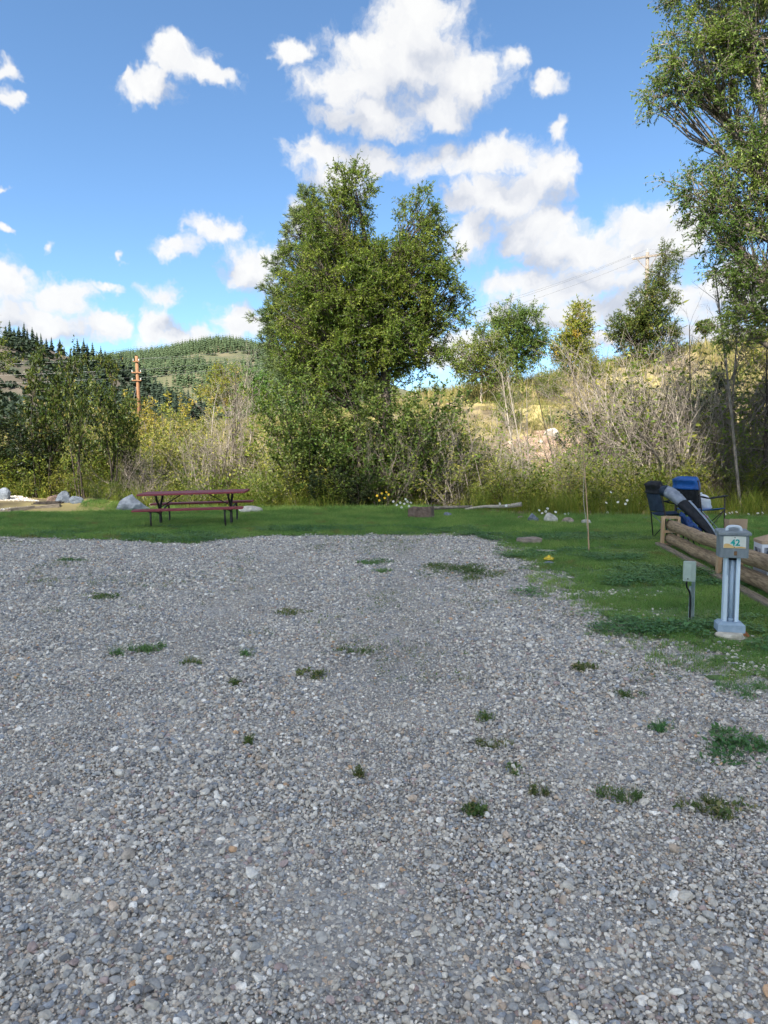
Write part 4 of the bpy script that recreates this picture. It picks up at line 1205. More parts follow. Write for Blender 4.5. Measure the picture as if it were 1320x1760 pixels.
# shrubs: (kind, pixel column, distance, height, label, width)
for a in [
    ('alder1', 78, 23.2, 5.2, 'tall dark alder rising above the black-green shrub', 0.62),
    ('dark1', 55, 24.0, 3.1, 'very dark dense shrub under the tall alder', 1.35),  # leaf colour darkened to hold the shade in this corner
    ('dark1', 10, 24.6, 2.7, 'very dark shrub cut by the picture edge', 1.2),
    ('alder2', 140, 22.6, 4.7, 'slim alder rising directly beside the tall dark alder', 0.6),
    ('alder2', 190, 23.0, 4.8, 'mid-height alder between the slim alder and the orange pole', 0.62),
    ('alder1', 218, 24.5, 3.6, 'alder standing before the orange pole', 0.5),
    ('gold1', 285, 33, 3.7, 'golden willow bush beyond the picnic table', 1.5),
    ('gold1', 250, 35, 3.4, 'yellow-orange willow bush at the foot of the orange pole', 1.2),
    ('olive1', 320, 30, 3.2, 'olive bush between the golden willow and the bare shrub', 1.3),
    ('olive1', 262, 26.5, 2.9, 'olive bush just behind the far end of the picnic table', 1.2),
    ('bare2', 388, 26.5, 4.6, 'tall fan of bare stems behind the picnic table', 1.1),
    ('bare1', 372, 25.6, 3.0, 'low bare grey shrub at the foot of the tall bare fan', 1.0),
    ('bare2', 424, 29, 5.0, 'pair of high pale bare stems next to the tall bare fan', 0.35),
    ('twig1', 345, 25.0, 2.6, 'half-bare willow right behind the picnic table', 1.2),
    ('olive2', 440, 27, 2.8, 'thin olive bush beside the tall bare fan', 1.3),
    ('olive2', 468, 25.2, 2.2, 'thin olive bush at the table end', 1.2),
    ('green2', 455, 23.2, 1.3, 'low bright bush at the table end by the lawn', 1.5),
    ('bare3', 245, 22.8, 1.7, 'tangled heap of grey dead branches behind the table', 1.4),
    ('bare3', 300, 23.6, 1.5, 'second tangled heap of dead branches behind the table', 1.4),
    ('bare3', 205, 23.6, 1.8, 'tangle of dead branches between the alders and the table', 1.2),
    ('green1', 505, 26.0, 4.2, 'green bush under the pine', 1.1),
    ('deep1', 540, 24.6, 4.0, 'broad green bush between the pine and the cottonwood trunk', 1.2),
    ('deep1', 590, 24.2, 3.8, 'dense green bush to the shady side of the cottonwood trunk', 1.2),
    ('deep1', 640, 24.0, 4.2, 'dense green bush right in front of the cottonwood trunk', 1.2),
    ('deep1', 690, 24.2, 3.6, 'dense green bush behind the brown stone block', 1.2),
    ('green1', 735, 25.2, 3.7, 'green bush with many upright stems beyond the brown stone block', 1.1),
    ('dark1', 560, 22.9, 1.2, 'low dark bush at the lawn edge under the pine', 1.6),
    ('dark1', 605, 22.6, 1.1, 'low dark bush at the lawn edge under the cottonwood', 1.6),
    ('olive2', 505, 23.0, 1.7, 'low yellow-green bush at the lawn edge beyond the table', 1.4),
    ('twig2', 665, 23.0, 2.6, 'stemmy willow in front of the dense green bushes', 1.0),
    ('twig2', 720, 23.2, 2.8, 'stemmy willow directly behind the brown stone block', 1.1),
    ('twig1', 760, 23.4, 3.1, 'stemmy pale willow behind the fallen log', 1.1),
    ('twig2', 800, 24.6, 3.7, 'grey willow between the low willow tree and the fallen log', 1.1),
    ('twig1', 830, 24.0, 2.2, 'half-bare willow over the middle of the fallen log', 1.1),
    ('bare2', 855, 27.0, 3.6, 'bare crown of twigs under the rounded willow', 1.1),
    ('olive2', 790, 22.8, 1.8, 'low olive bush behind the fallen log', 1.4),
    ('olive1', 850, 22.4, 1.5, 'low yellow-green bush at the end of the fallen log', 1.5),
    ('dead1', 900, 23.0, 1.6, 'dark tangle of dead twigs behind the lawn-edge rocks', 1.6),
    ('twig2', 935, 23.6, 1.9, 'thin willow behind the lawn-edge rocks', 1.0),
    ('olive2', 965, 24.0, 1.6, 'olive bush behind the tall thin stick', 1.3),
    ('twig1', 985, 25.0, 2.3, 'half-bare willow rising above the tall thin stick', 0.9),
    ('olive1', 1020, 22.2, 1.5, 'low yellow-green bush beside the tall thin stick', 1.5),
    ('twig2', 1045, 23.4, 2.3, 'thin-leaved willow between the tall stick and the camp chairs', 1.1),
    ('twig2', 1060, 26.0, 3.6, 'thin-leaved grey shrub rising in front of the sunny crest', 1.2),
    ('bare1', 1105, 24.4, 5.4, 'bare grey shrub below the dark leaning tree', 1.3),
    ('bare3', 1090, 26.8, 5.6, 'spreading dead shrub below the dark leaning tree', 1.2),
    ('twig1', 1160, 24.0, 5.4, 'pale half-bare shrub above the blue camp chair', 1.3),
    ('bare1', 1200, 23.4, 5.4, 'bare grey shrub with dark stems above the camp chairs', 1.2),
    ('bare2', 1150, 22.8, 4.4, 'bare pale shrub right behind the camp chairs', 1.0),
    ('twig2', 1255, 22.6, 5.2, 'thin-leaved grey shrub behind the numbered post', 1.3),
    ('bare3', 1300, 23.0, 5.6, 'spreading dead shrub at the picture edge under the big cottonwood', 1.3),
    ('bare3', 1240, 25.5, 6.0, 'tall dead shrub under the big cottonwood', 1.3),
    ('dark1', 1290, 26.5, 4.6, 'dark green bush deep behind the dead shrubs at the edge', 1.2),
    ('dark1', 1040, 30.0, 2.8, 'bush coloured dark as shade where the sunny slope begins', 1.4),
    ('dark1', 1180, 28.5, 3.6, 'dark bush deep behind the dead shrubs', 1.6),
    ('olive2', 1110, 22.0, 1.7, 'olive bush right beside the black camp chair', 1.3),
    ('olive1', 1185, 21.6, 1.6, 'yellow-green bush above the blue camp chair', 1.5),
    ('green2', 1250, 21.2, 1.5, 'green bush behind the chair arm', 1.5),
    ('olive1', 1310, 21.0, 1.6, 'yellow-green bush at the picture edge behind the white box', 1.5),
    ('green1', 950, 44, 2.6, 'dark round bush halfway up the sunny slope', 0.9),
    ('olive1', 740, 38, 2.4, 'olive bush on the slope just past the tall cottonwood', 1.5),
    ('olive2', 780, 33, 2.2, 'pale olive bush low on the slope', 1.5),
    ('bare1', 885, 29, 1.8, 'dark bare thicket on the stony slope', 1.6),
    ('bright1', 945, 40, 1.0, 'small bright green bush on the slope', 1.4),
    ('olive1', 1150, 52, 1.6, 'bush on the crest under the railway', 1.5),
    ('olive2', 30, 24.5, 1.7, 'thin bush behind the timber edging', 1.3),
    ('olive1', 110, 23.2, 1.1, 'low leafy bush behind the blue-grey boulders', 1.6),
    ('olive1', 60, 23.4, 1.0, 'low leafy bush behind the gravel pad', 1.6),
    ('olive1', 15, 29, 3.0, 'tawny bush behind the dark edge shrub', 1.2),
    ('olive1', 165, 29, 3.2, 'yellow-green bush seen between the alder trunks', 1.4),
    ('green1', 1130, 24.8, 3.2, 'green-leaved willow inside the dead thicket by the camp chairs', 1.0),
    ('olive2', 1225, 24.2, 3.0, 'olive-leaved willow inside the dead thicket behind the numbered post', 1.1),
    ('twig2', 1075, 24.0, 3.8, 'thin-leaved tall willow at the edge of the dead thicket', 1.0),
    ('twig1', 1180, 22.6, 2.8, 'pale half-bare willow straight behind the blue camp chair', 1.0),
    ('twig2', 1280, 21.8, 2.8, 'stemmy willow behind the white carton', 1.1),
    ('twig1', 880, 22.3, 2.0, 'low half-bare willow beside the pale leaning trunks', 1.1),
    ('twig2', 1000, 22.6, 2.2, 'low stemmy willow right behind the tall thin stick', 1.1),
    ('dead1', 960, 22.0, 1.2, 'low dark tangle of twigs above the lawn-edge rocks', 1.5),
    ('dead1', 1100, 21.6, 1.3, 'low dark tangle of twigs beside the black camp chair', 1.5),
    ('dead1', 1260, 21.0, 1.4, 'low dark tangle of twigs behind the cardboard box', 1.5),
    ('dead1', 800, 22.2, 1.2, 'low dark tangle of twigs over the fallen log', 1.5),
    ('green1', 760, 30, 2.6, 'green bush at the foot of the slope past the tall cottonwood', 1.3),
    ('green2', 880, 40, 2.6, 'green bush at the foot of the rounded willow', 1.5),
    ('olive2', 930, 46, 2.2, 'grey-olive bush on the slope beneath the yellowing tree', 1.5),
    ('olive1', 1010, 48, 2.0, 'yellowish bush beside the yellowing tree', 1.6),
    ('green2', 1060, 44, 2.4, 'green bush under the dark leaning tree', 1.5),
    ('green1', 1075, 36, 2.6, 'green bush low on the slope above the dead thicket', 1.3),
    ('olive2', 1150, 40, 2.4, 'olive bush on the slope above the dead thicket', 1.5),
    ('green2', 1230, 40, 2.8, 'green bush on the slope under the big edge cottonwood', 1.5),
    ('olive1', 1290, 46, 3.0, 'olive bush high on the slope at the picture edge', 1.5),
    ('dark1', 1100, 27.5, 3.4, 'dark bush deep in the thicket below the leaning tree', 1.5),  # dark leaves added here to give the thicket gaps their shade
    ('dark1', 1240, 28.0, 4.2, 'tall dark bush deep in the thicket below the edge cottonwood', 1.5),
    ('dark1', 1150, 31.0, 3.4, 'dark bush at the upper side of the dead thicket', 1.6),
    ('dark1', 620, 25.6, 3.0, 'bush coloured dark for the shade right beside the cottonwood trunk', 1.4),  # dark leaf colour stands in for the cottonwood's shade
    ('dark1', 700, 25.8, 2.8, 'bush coloured dark for the shade on the slope side of the cottonwood trunk', 1.4),
    ('green2', 175, 20.9, 0.7, 'low green clump of weeds between two boulders', 1.7),
]:
    shrub(a[0], a[1], a[2], a[3], a[4], a[5], 'shrubs and saplings along the creek bank and slope')

def stem(px0, py0, px1, py1, d, r, label, mat='bark_pale', bend=0.1, dd=0.4):
    """single bare leaning trunk with a few side twigs"""
    rng = np.random.default_rng(int(px0 * 7 + py1))
    x0 = (px0 - W0 / 2) / FPX * d
    z0 = TZ(x0, d)
    root = empty('bare_sapling', (x0, d, z0 - 0.05))
    tip = np.array(at(px1, py1, d + dd)) - np.array([x0, d, z0 - 0.05])
    mid = tip * 0.5 + np.array([bend * rng.normal(), bend * rng.normal(), 0])
    cv = np.array([list(v) for v in bez([np.zeros(3), mid, tip], 6)])
    g = Geo()
    rr = np.linspace(r, r * 0.3, len(cv))
    g.add(*prisms(cv[None], rr[None], 6))
    link('trunk', g.mesh('trunk', True), root, mat)
    p, dd_, r_ = spawn(cv[None], rr[None], 18, 0.35, 0.5, 0.2, rng)
    n2, r2 = grow(p, dd_, np.linalg.norm(tip) * 0.2 * rng.uniform(0.4, 1.2, len(p)), r_ * 0.45, 4, 0.15, 0.03, rng)
    g = Geo(); g.add(*prisms(n2, r2, 3))
    p, dd_, r_ = spawn(n2, r2, 5, 0.2, 0.5, 0.1, rng)
    n3, r3 = grow(p, dd_, 0.35 * rng.uniform(0.4, 1.2, len(p)), np.clip(r_ * 0.6, 0.003, 1), 2, 0.15, 0, rng)
    g.add(*prisms(n3, r3, 3))
    link('branches', g.mesh('branches'), root, mat)
    return tag(root, label, 'sapling', 'bare saplings standing in the thicket')

for a in [
    (905, 868, 862, 640, 22.6, 0.035, 'pale bare trunk leaning towards the tall cottonwood, left of its twin', 'bark_pale'),
    (912, 868, 872, 650, 22.7, 0.032, 'pale bare trunk leaning beside its slightly taller twin', 'bark_pale'),
    (918, 866, 905, 660, 23.0, 0.030, 'dark upright bare trunk next to the pale leaning pair', 'bark_grey'),
    (985, 830, 920, 660, 24.5, 0.03, 'dark thin trunk leaning across the stony slope', 'bark_dark'),
    (955, 850, 945, 700, 23.4, 0.022, 'thin bare sapling behind the lawn-edge rocks', 'bark_grey'),
    (1046, 800, 1060, 640, 24.0, 0.028, 'pale straight sapling between the stick and the camp chairs', 'bark_pale'),
    (1090, 850, 1060, 790, 22.0, 0.02, 'short grey sapling bending over the lawn edge', 'bark_grey'),
    (1150, 830, 1100, 700, 22.2, 0.03, 'dark bare sapling leaning above the black camp chair', 'bark_dark'),
    (1190, 840, 1185, 560, 23.2, 0.04, 'dark straight sapling above the blue camp chair', 'bark_dark'),
    (1275, 850, 1228, 460, 20.6, 0.05, 'tall bare trunk with thin top in front of the big cottonwood', 'bark_grey'),
    (1218, 800, 1240, 700, 23.0, 0.03, 'pale bent branchy sapling behind the numbered post', 'bark_pale'),
    (1270, 850, 1268, 560, 22.4, 0.06, 'thick grey dead trunk under the big cottonwood', 'bark_grey'),
    (1310, 860, 1318, 600, 21.5, 0.06, 'thick dark dead trunk at the picture edge', 'bark_dark'),
    (745, 860, 700, 760, 22.8, 0.02, 'thin bare sapling slanting behind the brown stone block', 'bark_pale'),
    (765, 860, 750, 730, 22.6, 0.022, 'thin bare sapling over the near end of the fallen log', 'bark_pale'),
    (815, 868, 770, 720, 22.6, 0.026, 'dark slanting sapling over the fallen log', 'bark_grey'),
    (840, 866, 800, 700, 22.4, 0.024, 'grey slanting sapling beside the dark one over the log', 'bark_grey'),
    (410, 800, 405, 640, 26.8, 0.04, 'thick dark stem inside the tall bare fan', 'bark_dark'),
    (390, 800, 430, 615, 27.0, 0.03, 'pale bare stem leaning out of the tall bare fan', 'bark_pale'),
]:
    stem(*a)

# undergrowth, tall grass and dry grass on the bank and slope
def build_bank():
    rng = np.random.default_rng(77)
    plants = [qmesh('undergrowth', *leafy(rng, 170, 0.75, 0.30, 0.075, 0.032, 0.6)) for _ in range(4)]
    for q, m in enumerate(plants): m.materials.append(MATS[('leaf_olive', 'leaf_shrub', 'leaf_alder', 'leaf_olive')[q]])
    coll = variants('undergrowth_plant', plants, 'leaf_olive')
    p = grid_pts(rng, -21, 21, 19.0, 34.0, 0.42)
    far = lawn_far(p[:, 0])
    c = fbm(p[:, 0] * .5, p[:, 1] * .5, 61)
    k = (p[:, 1] > far + 0.15) & (np.abs(p[:, 0]) < p[:, 1] * 0.60 + 1) & (rng.random(len(p)) < np.clip((c - 0.38) * 4.5, 0.04, 0.9)) & ~((p[:, 1] > 29) & (p[:, 0] > 2) & (rng.random(len(p)) < 0.75))
    k &= ~(((p[:, 0] < -8.5) & (p[:, 1] < 22.6)) | ((p[:, 0] < -6.8) & (p[:, 1] < 21.3)))
    p = p[k]; n = len(p)
    z = terrain(p[:, 0], p[:, 1]) - 0.03
    front = np.clip((p[:, 1] - far[k]) / 1.5, 0.25, 1)
    sc = (rng.uniform(0.7, 2.0, n) * front)[:, None] * np.ones((1, 3))
    scatter('undergrowth', np.column_stack([p, z]), np.column_stack([np.zeros((n, 2)), rng.uniform(0, 6.28, n)]), sc, rng.integers(0, 4, n), coll,
            'leafy olive undergrowth filling the creek bank between the shrubs', 'undergrowth')
    tall = [qmesh('tall_grass', *blades(rng, 34, 0.75, 0.16, 0.012, 0.45, 3)) for _ in range(4)]
    coll = variants('tall_grass_clump', tall, 'grass_bank')
    p = grid_pts(rng, -21, 21, 18.0, 30.0, 0.36)
    far = lawn_far(p[:, 0])
    c = fbm(p[:, 0] * .7, p[:, 1] * .7, 63)
    k = (p[:, 1] > far + 0.05) & (np.abs(p[:, 0]) < p[:, 1] * 0.60 + 1) & (rng.random(len(p)) < np.clip((c - 0.25) * 2, 0, 1))
    k &= ~(((p[:, 0] < -8.5) & (p[:, 1] < 22.6)) | ((p[:, 0] < -6.8) & (p[:, 1] < 21.3)))
    p = p[k]; n = len(p)
    z = terrain(p[:, 0], p[:, 1]) - 0.02
    front = np.clip((p[:, 1] - far[k]) / 1.2, 0.35, 1)
    sc = (rng.uniform(0.6, 1.3, n) * front)[:, None] * np.ones((1, 3))
    scatter('tall_grass', np.column_stack([p, z]), np.column_stack([np.zeros((n, 2)), rng.uniform(0, 6.28, n)]), sc, rng.integers(0, 4, n), coll,
            'tall unmown yellow-green grass along the creek bank', 'grass')
    dry = [qmesh('dry_grass', *blades(rng, 30, 0.5, 0.22, 0.022, 0.5, 2)) for _ in range(4)]
    coll = variants('dry_grass_clump', dry, 'grass_dry')
    p1 = grid_pts(rng, -26, 30, 27.5, 44, 0.42)
    p2 = grid_pts(rng, -42, 48, 44, 75, 0.75)
    p = np.concatenate([p1, p2])
    c = fbm(p[:, 0] * .35, p[:, 1] * .35, 65)
    k = (np.abs(p[:, 0]) < p[:, 1] * 0.60 + 1) & (rng.random(len(p)) < np.clip((c - 0.2) * 2.6, 0.05, 1))
    stony = ((p[:, 0] - 9.6) / 4.2) ** 2 + ((p[:, 1] - 34.2) / 5.0) ** 2 < 0.85
    k &= ~(stony & (rng.random(len(p)) < 0.93))
    p = p[k]; n = len(p)
    z = terrain(p[:, 0], p[:, 1]) - 0.03
    sc = (rng.uniform(0.7, 1.5, n) * np.where(p[:, 1] > 44, 1.7, 1.0))[:, None] * np.array([[1, 1, 0.9]])
    scatter('dry_grass', np.column_stack([p, z]), np.column_stack([np.zeros((n, 2)), rng.uniform(0, 6.28, n)]), sc, rng.integers(0, 4, n), coll,
            'dry yellow grass over the slope and meadow beyond the creek', 'grass')
build_bank()

# ------------------------------------------------------------------ far conifers
def conifer_mesh(seed, h=10.0, tiers=13, w=0.2):
    rng = np.random.default_rng(seed)
    V, F = [], []
    for t in range(tiers):
        f = t / (tiers - 1)
        z = h * (0.10 + 0.88 * f); r = h * w * (1 - f) ** 0.8 * rng.uniform(0.7, 1.15) + 0.12
        m = rng.integers(6, 9)
        for q in range(m):
            a = 6.28 * q / m + rng.uniform(-0.4, 0.4); rr = r * rng.uniform(0.6, 1.15)
            c, s = math.cos(a), math.sin(a)
            wd = rr * 0.45 + 0.1
            o = len(V)
            V += [(0, 0, z + h * 0.07), (c * rr * .6 - s * wd, s * rr * .6 + c * wd, z - rr * .18), (c * rr, s * rr, z - rr * 0.45), (c * rr * .6 + s * wd, s * rr * .6 - c * wd, z - rr * .18)]
            F.append((o, o + 1, o + 2, o + 3))
    return qmesh('crown', np.array(V), np.array(F))

def build_conifers():
    rng = np.random.default_rng(88)
    far = [conifer_mesh(s, 10, 13, 0.21 + 0.035 * (s % 3)) for s in range(200, 206)]
    for m in far: m.materials.append(MATS['needle_far'])
    tm = MB().tube([(0, 0, -0.6), (0, 0, 4.5), (0, 0, 9.4)], [0.2, 0.13, 0.04], 5).mesh('trunk')
    tm.materials.append(MATS['bark_dark'])
    def put(px, d, h, label, group):
        x = (px - W0 / 2) / FPX * d
        o = empty('conifer_tree', (x, d, hill_a(x, d) - 0.2), rng.uniform(0, 6.28))
        s = h / 10 * rng.uniform(0.6, 0.88)
        o.scale = (s * rng.uniform(1.0, 1.6),) * 2 + (s,)
        o.rotation_euler.x = rng.normal(0, 0.03)
        link('trunk', tm, o); link('crown', far[rng.integers(6)], o)
        tag(o, label, 'conifer', group)
    gA = 'dark conifers along the crest of the near hill'
    for q, (px, h) in enumerate([(-6, 12), (3, 10), (20, 10), (27, 13), (34, 10), (42, 9), (50, 12), (56, 8), (65, 11), (72, 7), (80, 9), (88, 10), (97, 9), (111, 9), (118, 6), (128, 8), (135, 9), (143, 14), (150, 15),
                  (157, 11), (165, 13), (172, 9), (180, 12), (187, 14), (194, 9), (201, 9), (207, 10), (215, 13), (222, 9), (229, 14), (235, 10), (243, 12), (252, 11)]):
        put(px, 338 + rng.uniform(-8, 8), h, ORD[q] + ' dark conifer from the left picture edge along the nearer hill crest', gA)
    gB = 'dark conifers on the face of the near hill'
    for _ in range(95):
        px = rng.uniform(125, 400); d = rng.uniform(255, 325)
        put(px, d, rng.uniform(7, 13), 'dark conifer on the wooded flank of the nearer hill', gB)
    # brush on the bare part of the same hill, and the wood that covers the farther one
    g = Geo()
    ico = [(a, b) for a in range(0, 360, 45) for b in (-10, 35, 75)]
    for _ in range(900):
        px = rng.uniform(-60, 230) if rng.random() < 0.6 else rng.uniform(220, 420); d = rng.uniform(215, 335)
        x = (px - W0 / 2) / FPX * d
        z = hill_a(x, d); s = rng.uniform(0.9, 2.4)
        n = 26
        u = nrm(rng.normal(size=(n, 3))) * s * np.array([1, 1, 0.7]); u[:, 2] = np.abs(u[:, 2])
        D = nrm(u + rng.normal(0, 0.4, u.shape))
        V, F = leaf_quads(u * 0.7 + np.array([x, d, z]), D, np.full(n, s * 0.9), np.full(n, s * 0.8), rng)
        g.add(V, F)
    o = link('brush', g.mesh('brush'), None, 'needle_far')
    tag(o, 'dark round brush dotted over the bare nearer hill', 'brush', None, 'stuff')
    g = Geo()
    base = []
    for s in range(4):
        m = conifer_mesh(400 + s, 10, 6, 0.26)
        v = np.empty(len(m.vertices) * 3); m.vertices.foreach_get('co', v)
        base.append((v.reshape(-1, 3), np.array([list(p.vertices) for p in m.polygons])))
    for _ in range(6500):
        px = rng.uniform(120, 640); d = 720 - 330 * rng.random() ** 1.6
        x = (px - W0 / 2) / FPX * d
        if fbm(np.array([x * 0.02]), np.array([d * 0.02]), 91)[0] > 0.68 and d < 700:
            continue
        z = hill_b(x, d); s = rng.uniform(0.55, 1.0)
        v, f = base[rng.integers(4)]
        a = rng.uniform(0, 6.28); c, sn = math.cos(a), math.sin(a)
        q = v * s
        q = np.column_stack([q[:, 0] * c - q[:, 1] * sn, q[:, 0] * sn + q[:, 1] * c, q[:, 2]]) + np.array([x, d, z - 0.3])
        g.add(q, f)
    o = link('forest', g.mesh('forest'), None, 'needle_hill')
    tag(o, 'distant conifer wood covering the rounded farther hill', 'forest', None, 'stuff')
build_conifers()

# ------------------------------------------------------------------ rocks
def rock(name, label, px, py, w, h, mat, seed, depth=0.8, sharp=6, rz=0.0, group=None, cat='rock', d=None, sink=0.36, peak=0.0):
    """stone whose base centre stands at pixel (px, py); w and h in pixels"""
    rng = np.random.default_rng(seed)
    c = gnd(px, py) if d is None else Vector(((px - W0 / 2) / FPX * d, d, TZ((px - W0 / 2) / FPX * d, d)))
    k = c.y / FPX
    sx, sz = w * k / 2, h * k
    bm = bmesh.new()
    bmesh.ops.create_icosphere(bm, subdivisions=3, radius=1.0)
    pl = [(Vector(nrm(rng.normal(size=3))), rng.uniform(0.55, 0.85)) for _ in range(sharp * 2)]
    off = Vector(rng.uniform(0, 50, 3))
    for v in bm.verts:
        p = v.co.copy()
        for nn, dd in pl:
            e = p.dot(nn) - dd
            if e > 0: p -= nn * e * 0.92
        p += v.co * (mnoise.noise(v.co * 2.2 + off) * 0.10 + mnoise.noise(v.co * 6 + off) * 0.035)
        z = (p.z * 0.5 + 0.5)
        tp = 1 - peak * max(0.0, z - sink)
        p = Vector((p.x * tp + peak * 0.12 * z, p.y * tp, p.z))
        v.co = Vector((p.x * sx, p.y * sx * depth, (z - sink) * sz / (1 - sink) * 1.05))
    me = bpy.data.meshes.new(name)
    bm.to_mesh(me); bm.free()
    for p in me.polygons: p.use_smooth = False
    o = link(name, me, None, mat)
    o.location = (c.x, c.y + sx * depth * 0.5, c.z)
    o.rotation_euler = (0, 0, rz)
    return tag(o, label, cat, group)

def slab(name, label, px, py, w, h, dep, mat, rz, seed, cat='rock', tilt=0.0):
    """squared block of stone"""
    rng = random.Random(seed)
    c = gnd(px, py); k = c.y / FPX
    bm = bmesh.new()
    bmesh.ops.create_cube(bm, size=1.0)
    for v in bm.verts:
        v.co = Vector((v.co.x * w * k * rng.uniform(0.92, 1.08), v.co.y * dep * rng.uniform(0.9, 1.1), (v.co.z + 0.5) * h * k * rng.uniform(0.85, 1.1)))
    bmesh.ops.bevel(bm, geom=list(bm.edges), offset=min(w, h) * k * 0.08, segments=2, affect='EDGES')
    bmesh.ops.subdivide_edges(bm, edges=list(bm.edges), cuts=2, use_grid_fill=True)
    for v in bm.verts:
        v.co += Vector((mnoise.noise(v.co * 9 + Vector((seed, 0, 0))), mnoise.noise(v.co * 9 + Vector((0, seed, 0))), mnoise.noise(v.co * 9 + Vector((0, 0, seed))))) * h * k * 0.07
    me = bpy.data.meshes.new(name)
    bm.to_mesh(me); bm.free()
    o = link(name, me, None, mat)
    o.location = (c.x, c.y + dep / 2, 0.0)
    o.rotation_euler = (0, tilt, rz)
    return tag(o, label, cat)

rock('boulder', 'largest blue-grey boulder beside the picnic table', 222, 880, 66, 29, 'rock_blue', 31, 0.8, 4, peak=0.62)
rock('boulder', 'pale pointed boulder among the three beyond the timber edging', 106, 866, 30, 21, 'rock_blue', 2, 0.9, 3, peak=0.6, d=20.6)
rock('boulder', 'low rounded blue-grey boulder next to the pale pointed one', 128, 865, 24, 13, 'rock_blue', 3, 0.9, 4, d=20.6)
rock('boulder', 'dull brownish boulder behind the pale pointed one', 86, 862, 26, 13, 'rock_brown', 4, 0.9, 4, d=21.0)
rock('boulder', 'grey boulder at the picture edge beyond the gravel pad', 4, 857, 26, 20, 'rock_blue', 5, 0.9, 4, d=21.8)
rock('rock', 'small flat grey stone sunk in the lawn before the largest boulder', 168, 876, 18, 7, 'rock_blue', 6)
rock('rock', 'flat pale stone behind the table under its far bench', 428, 882, 46, 12, 'rock_pale', 7, 0.7, 3)
rock('rock', 'brownish creek stone seen through the table frame', 281, 866, 22, 13, 'rock_tan', 8)
rock('rock', 'pale creek stone beside the brownish one under the table top', 293, 858, 16, 8, 'rock_pale', 9)
rock('rock', 'low tan creek stone seen under the table top', 264, 872, 20, 8, 'rock_tan', 10)
slab('stone_block', 'squared brown stone block at the lawn edge', 725, 892, 42, 20, 0.42, 'rock_brown', R(-18), 3)
slab('stone_slab', 'flat tan stone slab lying on the lawn', 912, 937, 36, 11, 0.30, 'rock_tan', R(8), 4)
slab('stone_slab', 'thin pale grey stone lying in the lawn near the stick', 941, 951, 34, 5, 0.13, 'rock_pale', R(-5), 5)
rock('rock', 'small grey rock under the yellow bung on the lawn', 945, 972, 22, 7, 'rock_blue', 12)
rock('rock', 'dark grey rock first in the row at the lawn edge', 917, 897, 22, 15, 'rock_blue', 13, 0.8, 5)
rock('rock', 'pale rock, tallest in the row at the lawn edge', 949, 899, 27, 18, 'rock_pale', 14, 0.8, 5)
rock('rock', 'reddish flat rock third in the row at the lawn edge', 978, 900, 24, 11, 'rock_tan', 15, 0.8, 4)
rock('rock', 'flat pale rock at the foot of the tall thin stick', 1008, 901, 22, 9, 'rock_pale', 16, 0.8, 4)
rock('rock', 'small tan rock where the fallen log ends', 897, 893, 18, 6, 'rock_tan', 17)
rock('rock', 'grey rock hidden in grass behind the stone block', 770, 888, 16, 9, 'rock_blue', 18)
rock('rock', 'flat grey rock behind the black camp chair', 1112, 894, 30, 6, 'rock_blue', 19)
rng = random.Random(5)
for k in range(34):
    px = rng.uniform(850, 1065); d = rng.uniform(30.5, 37.5)
    rock('rubble_stone', 'reddish broken stone on the bare patch of the slope', px, 0, rng.uniform(8, 30), rng.uniform(6, 19), rng.choice(['rock_slope', 'rock_slope', 'rock_tan', 'rock_pale']), 500 + k, 0.9, 5,
         rng.uniform(0, 6), 'rubble on the bare slope', 'stone', d=d, sink=0.3)
for k in range(14):
    px = rng.uniform(735, 800); d = rng.uniform(43, 50)
    rock('rubble_stone', 'pinkish stone on the slope just past the tall cottonwood', px, 0, rng.uniform(8, 20), rng.uniform(5, 12), 'rock_slope', 600 + k, 0.9, 5,
         rng.uniform(0, 6), 'rubble past the cottonwood', 'stone', d=d, sink=0.3)

# gravel pad edged with timbers at the far corner of the lawn
pad = MB()
pp = [at(-60, 881, 19.9), at(20, 877, 20.0), at(60, 871, 20.4), at(66, 862, 21.4), at(34, 855, 22.6), at(-60, 852, 23.0)]
pad.add([(p.x, p.y, p.z) for p in pp] + [(p.x, p.y, -0.3) for p in pp], [tuple(range(6))] + [(i, i + 6, (i + 1) % 6 + 6, (i + 1) % 6) for i in range(6)])
tag(pad.build('gravel_pad', 'gravel_bed'), kind='structure')
def timber(label, a, b, d0, d1, w, h):
    A, B = at(*a, d0), at(*b, d1)
    L = (B - A).length
    o = MB().box((0, 0, 0), (L, w, h), None, 0.012).build('edging_timber', 'timber_old')
    o.location = (A + B) / 2
    o.rotation_euler = (B - A).to_track_quat('X', 'Z').to_euler()
    return tag(o, label, 'timber', 'weathered timbers edging the gravel pad')
timber('weathered edging timber cut by the picture edge', (-40, 885), (22, 880), 19.6, 19.8, 0.30, 0.12)
timber('long thin edging timber between pad and lawn', (14, 878), (60, 873), 19.8, 20.2, 0.14, 0.14)
timber('short edging timber below the pale pointed boulder', (62, 875), (104, 870), 20.2, 20.3, 0.16, 0.16)
rngp = np.random.default_rng(9)
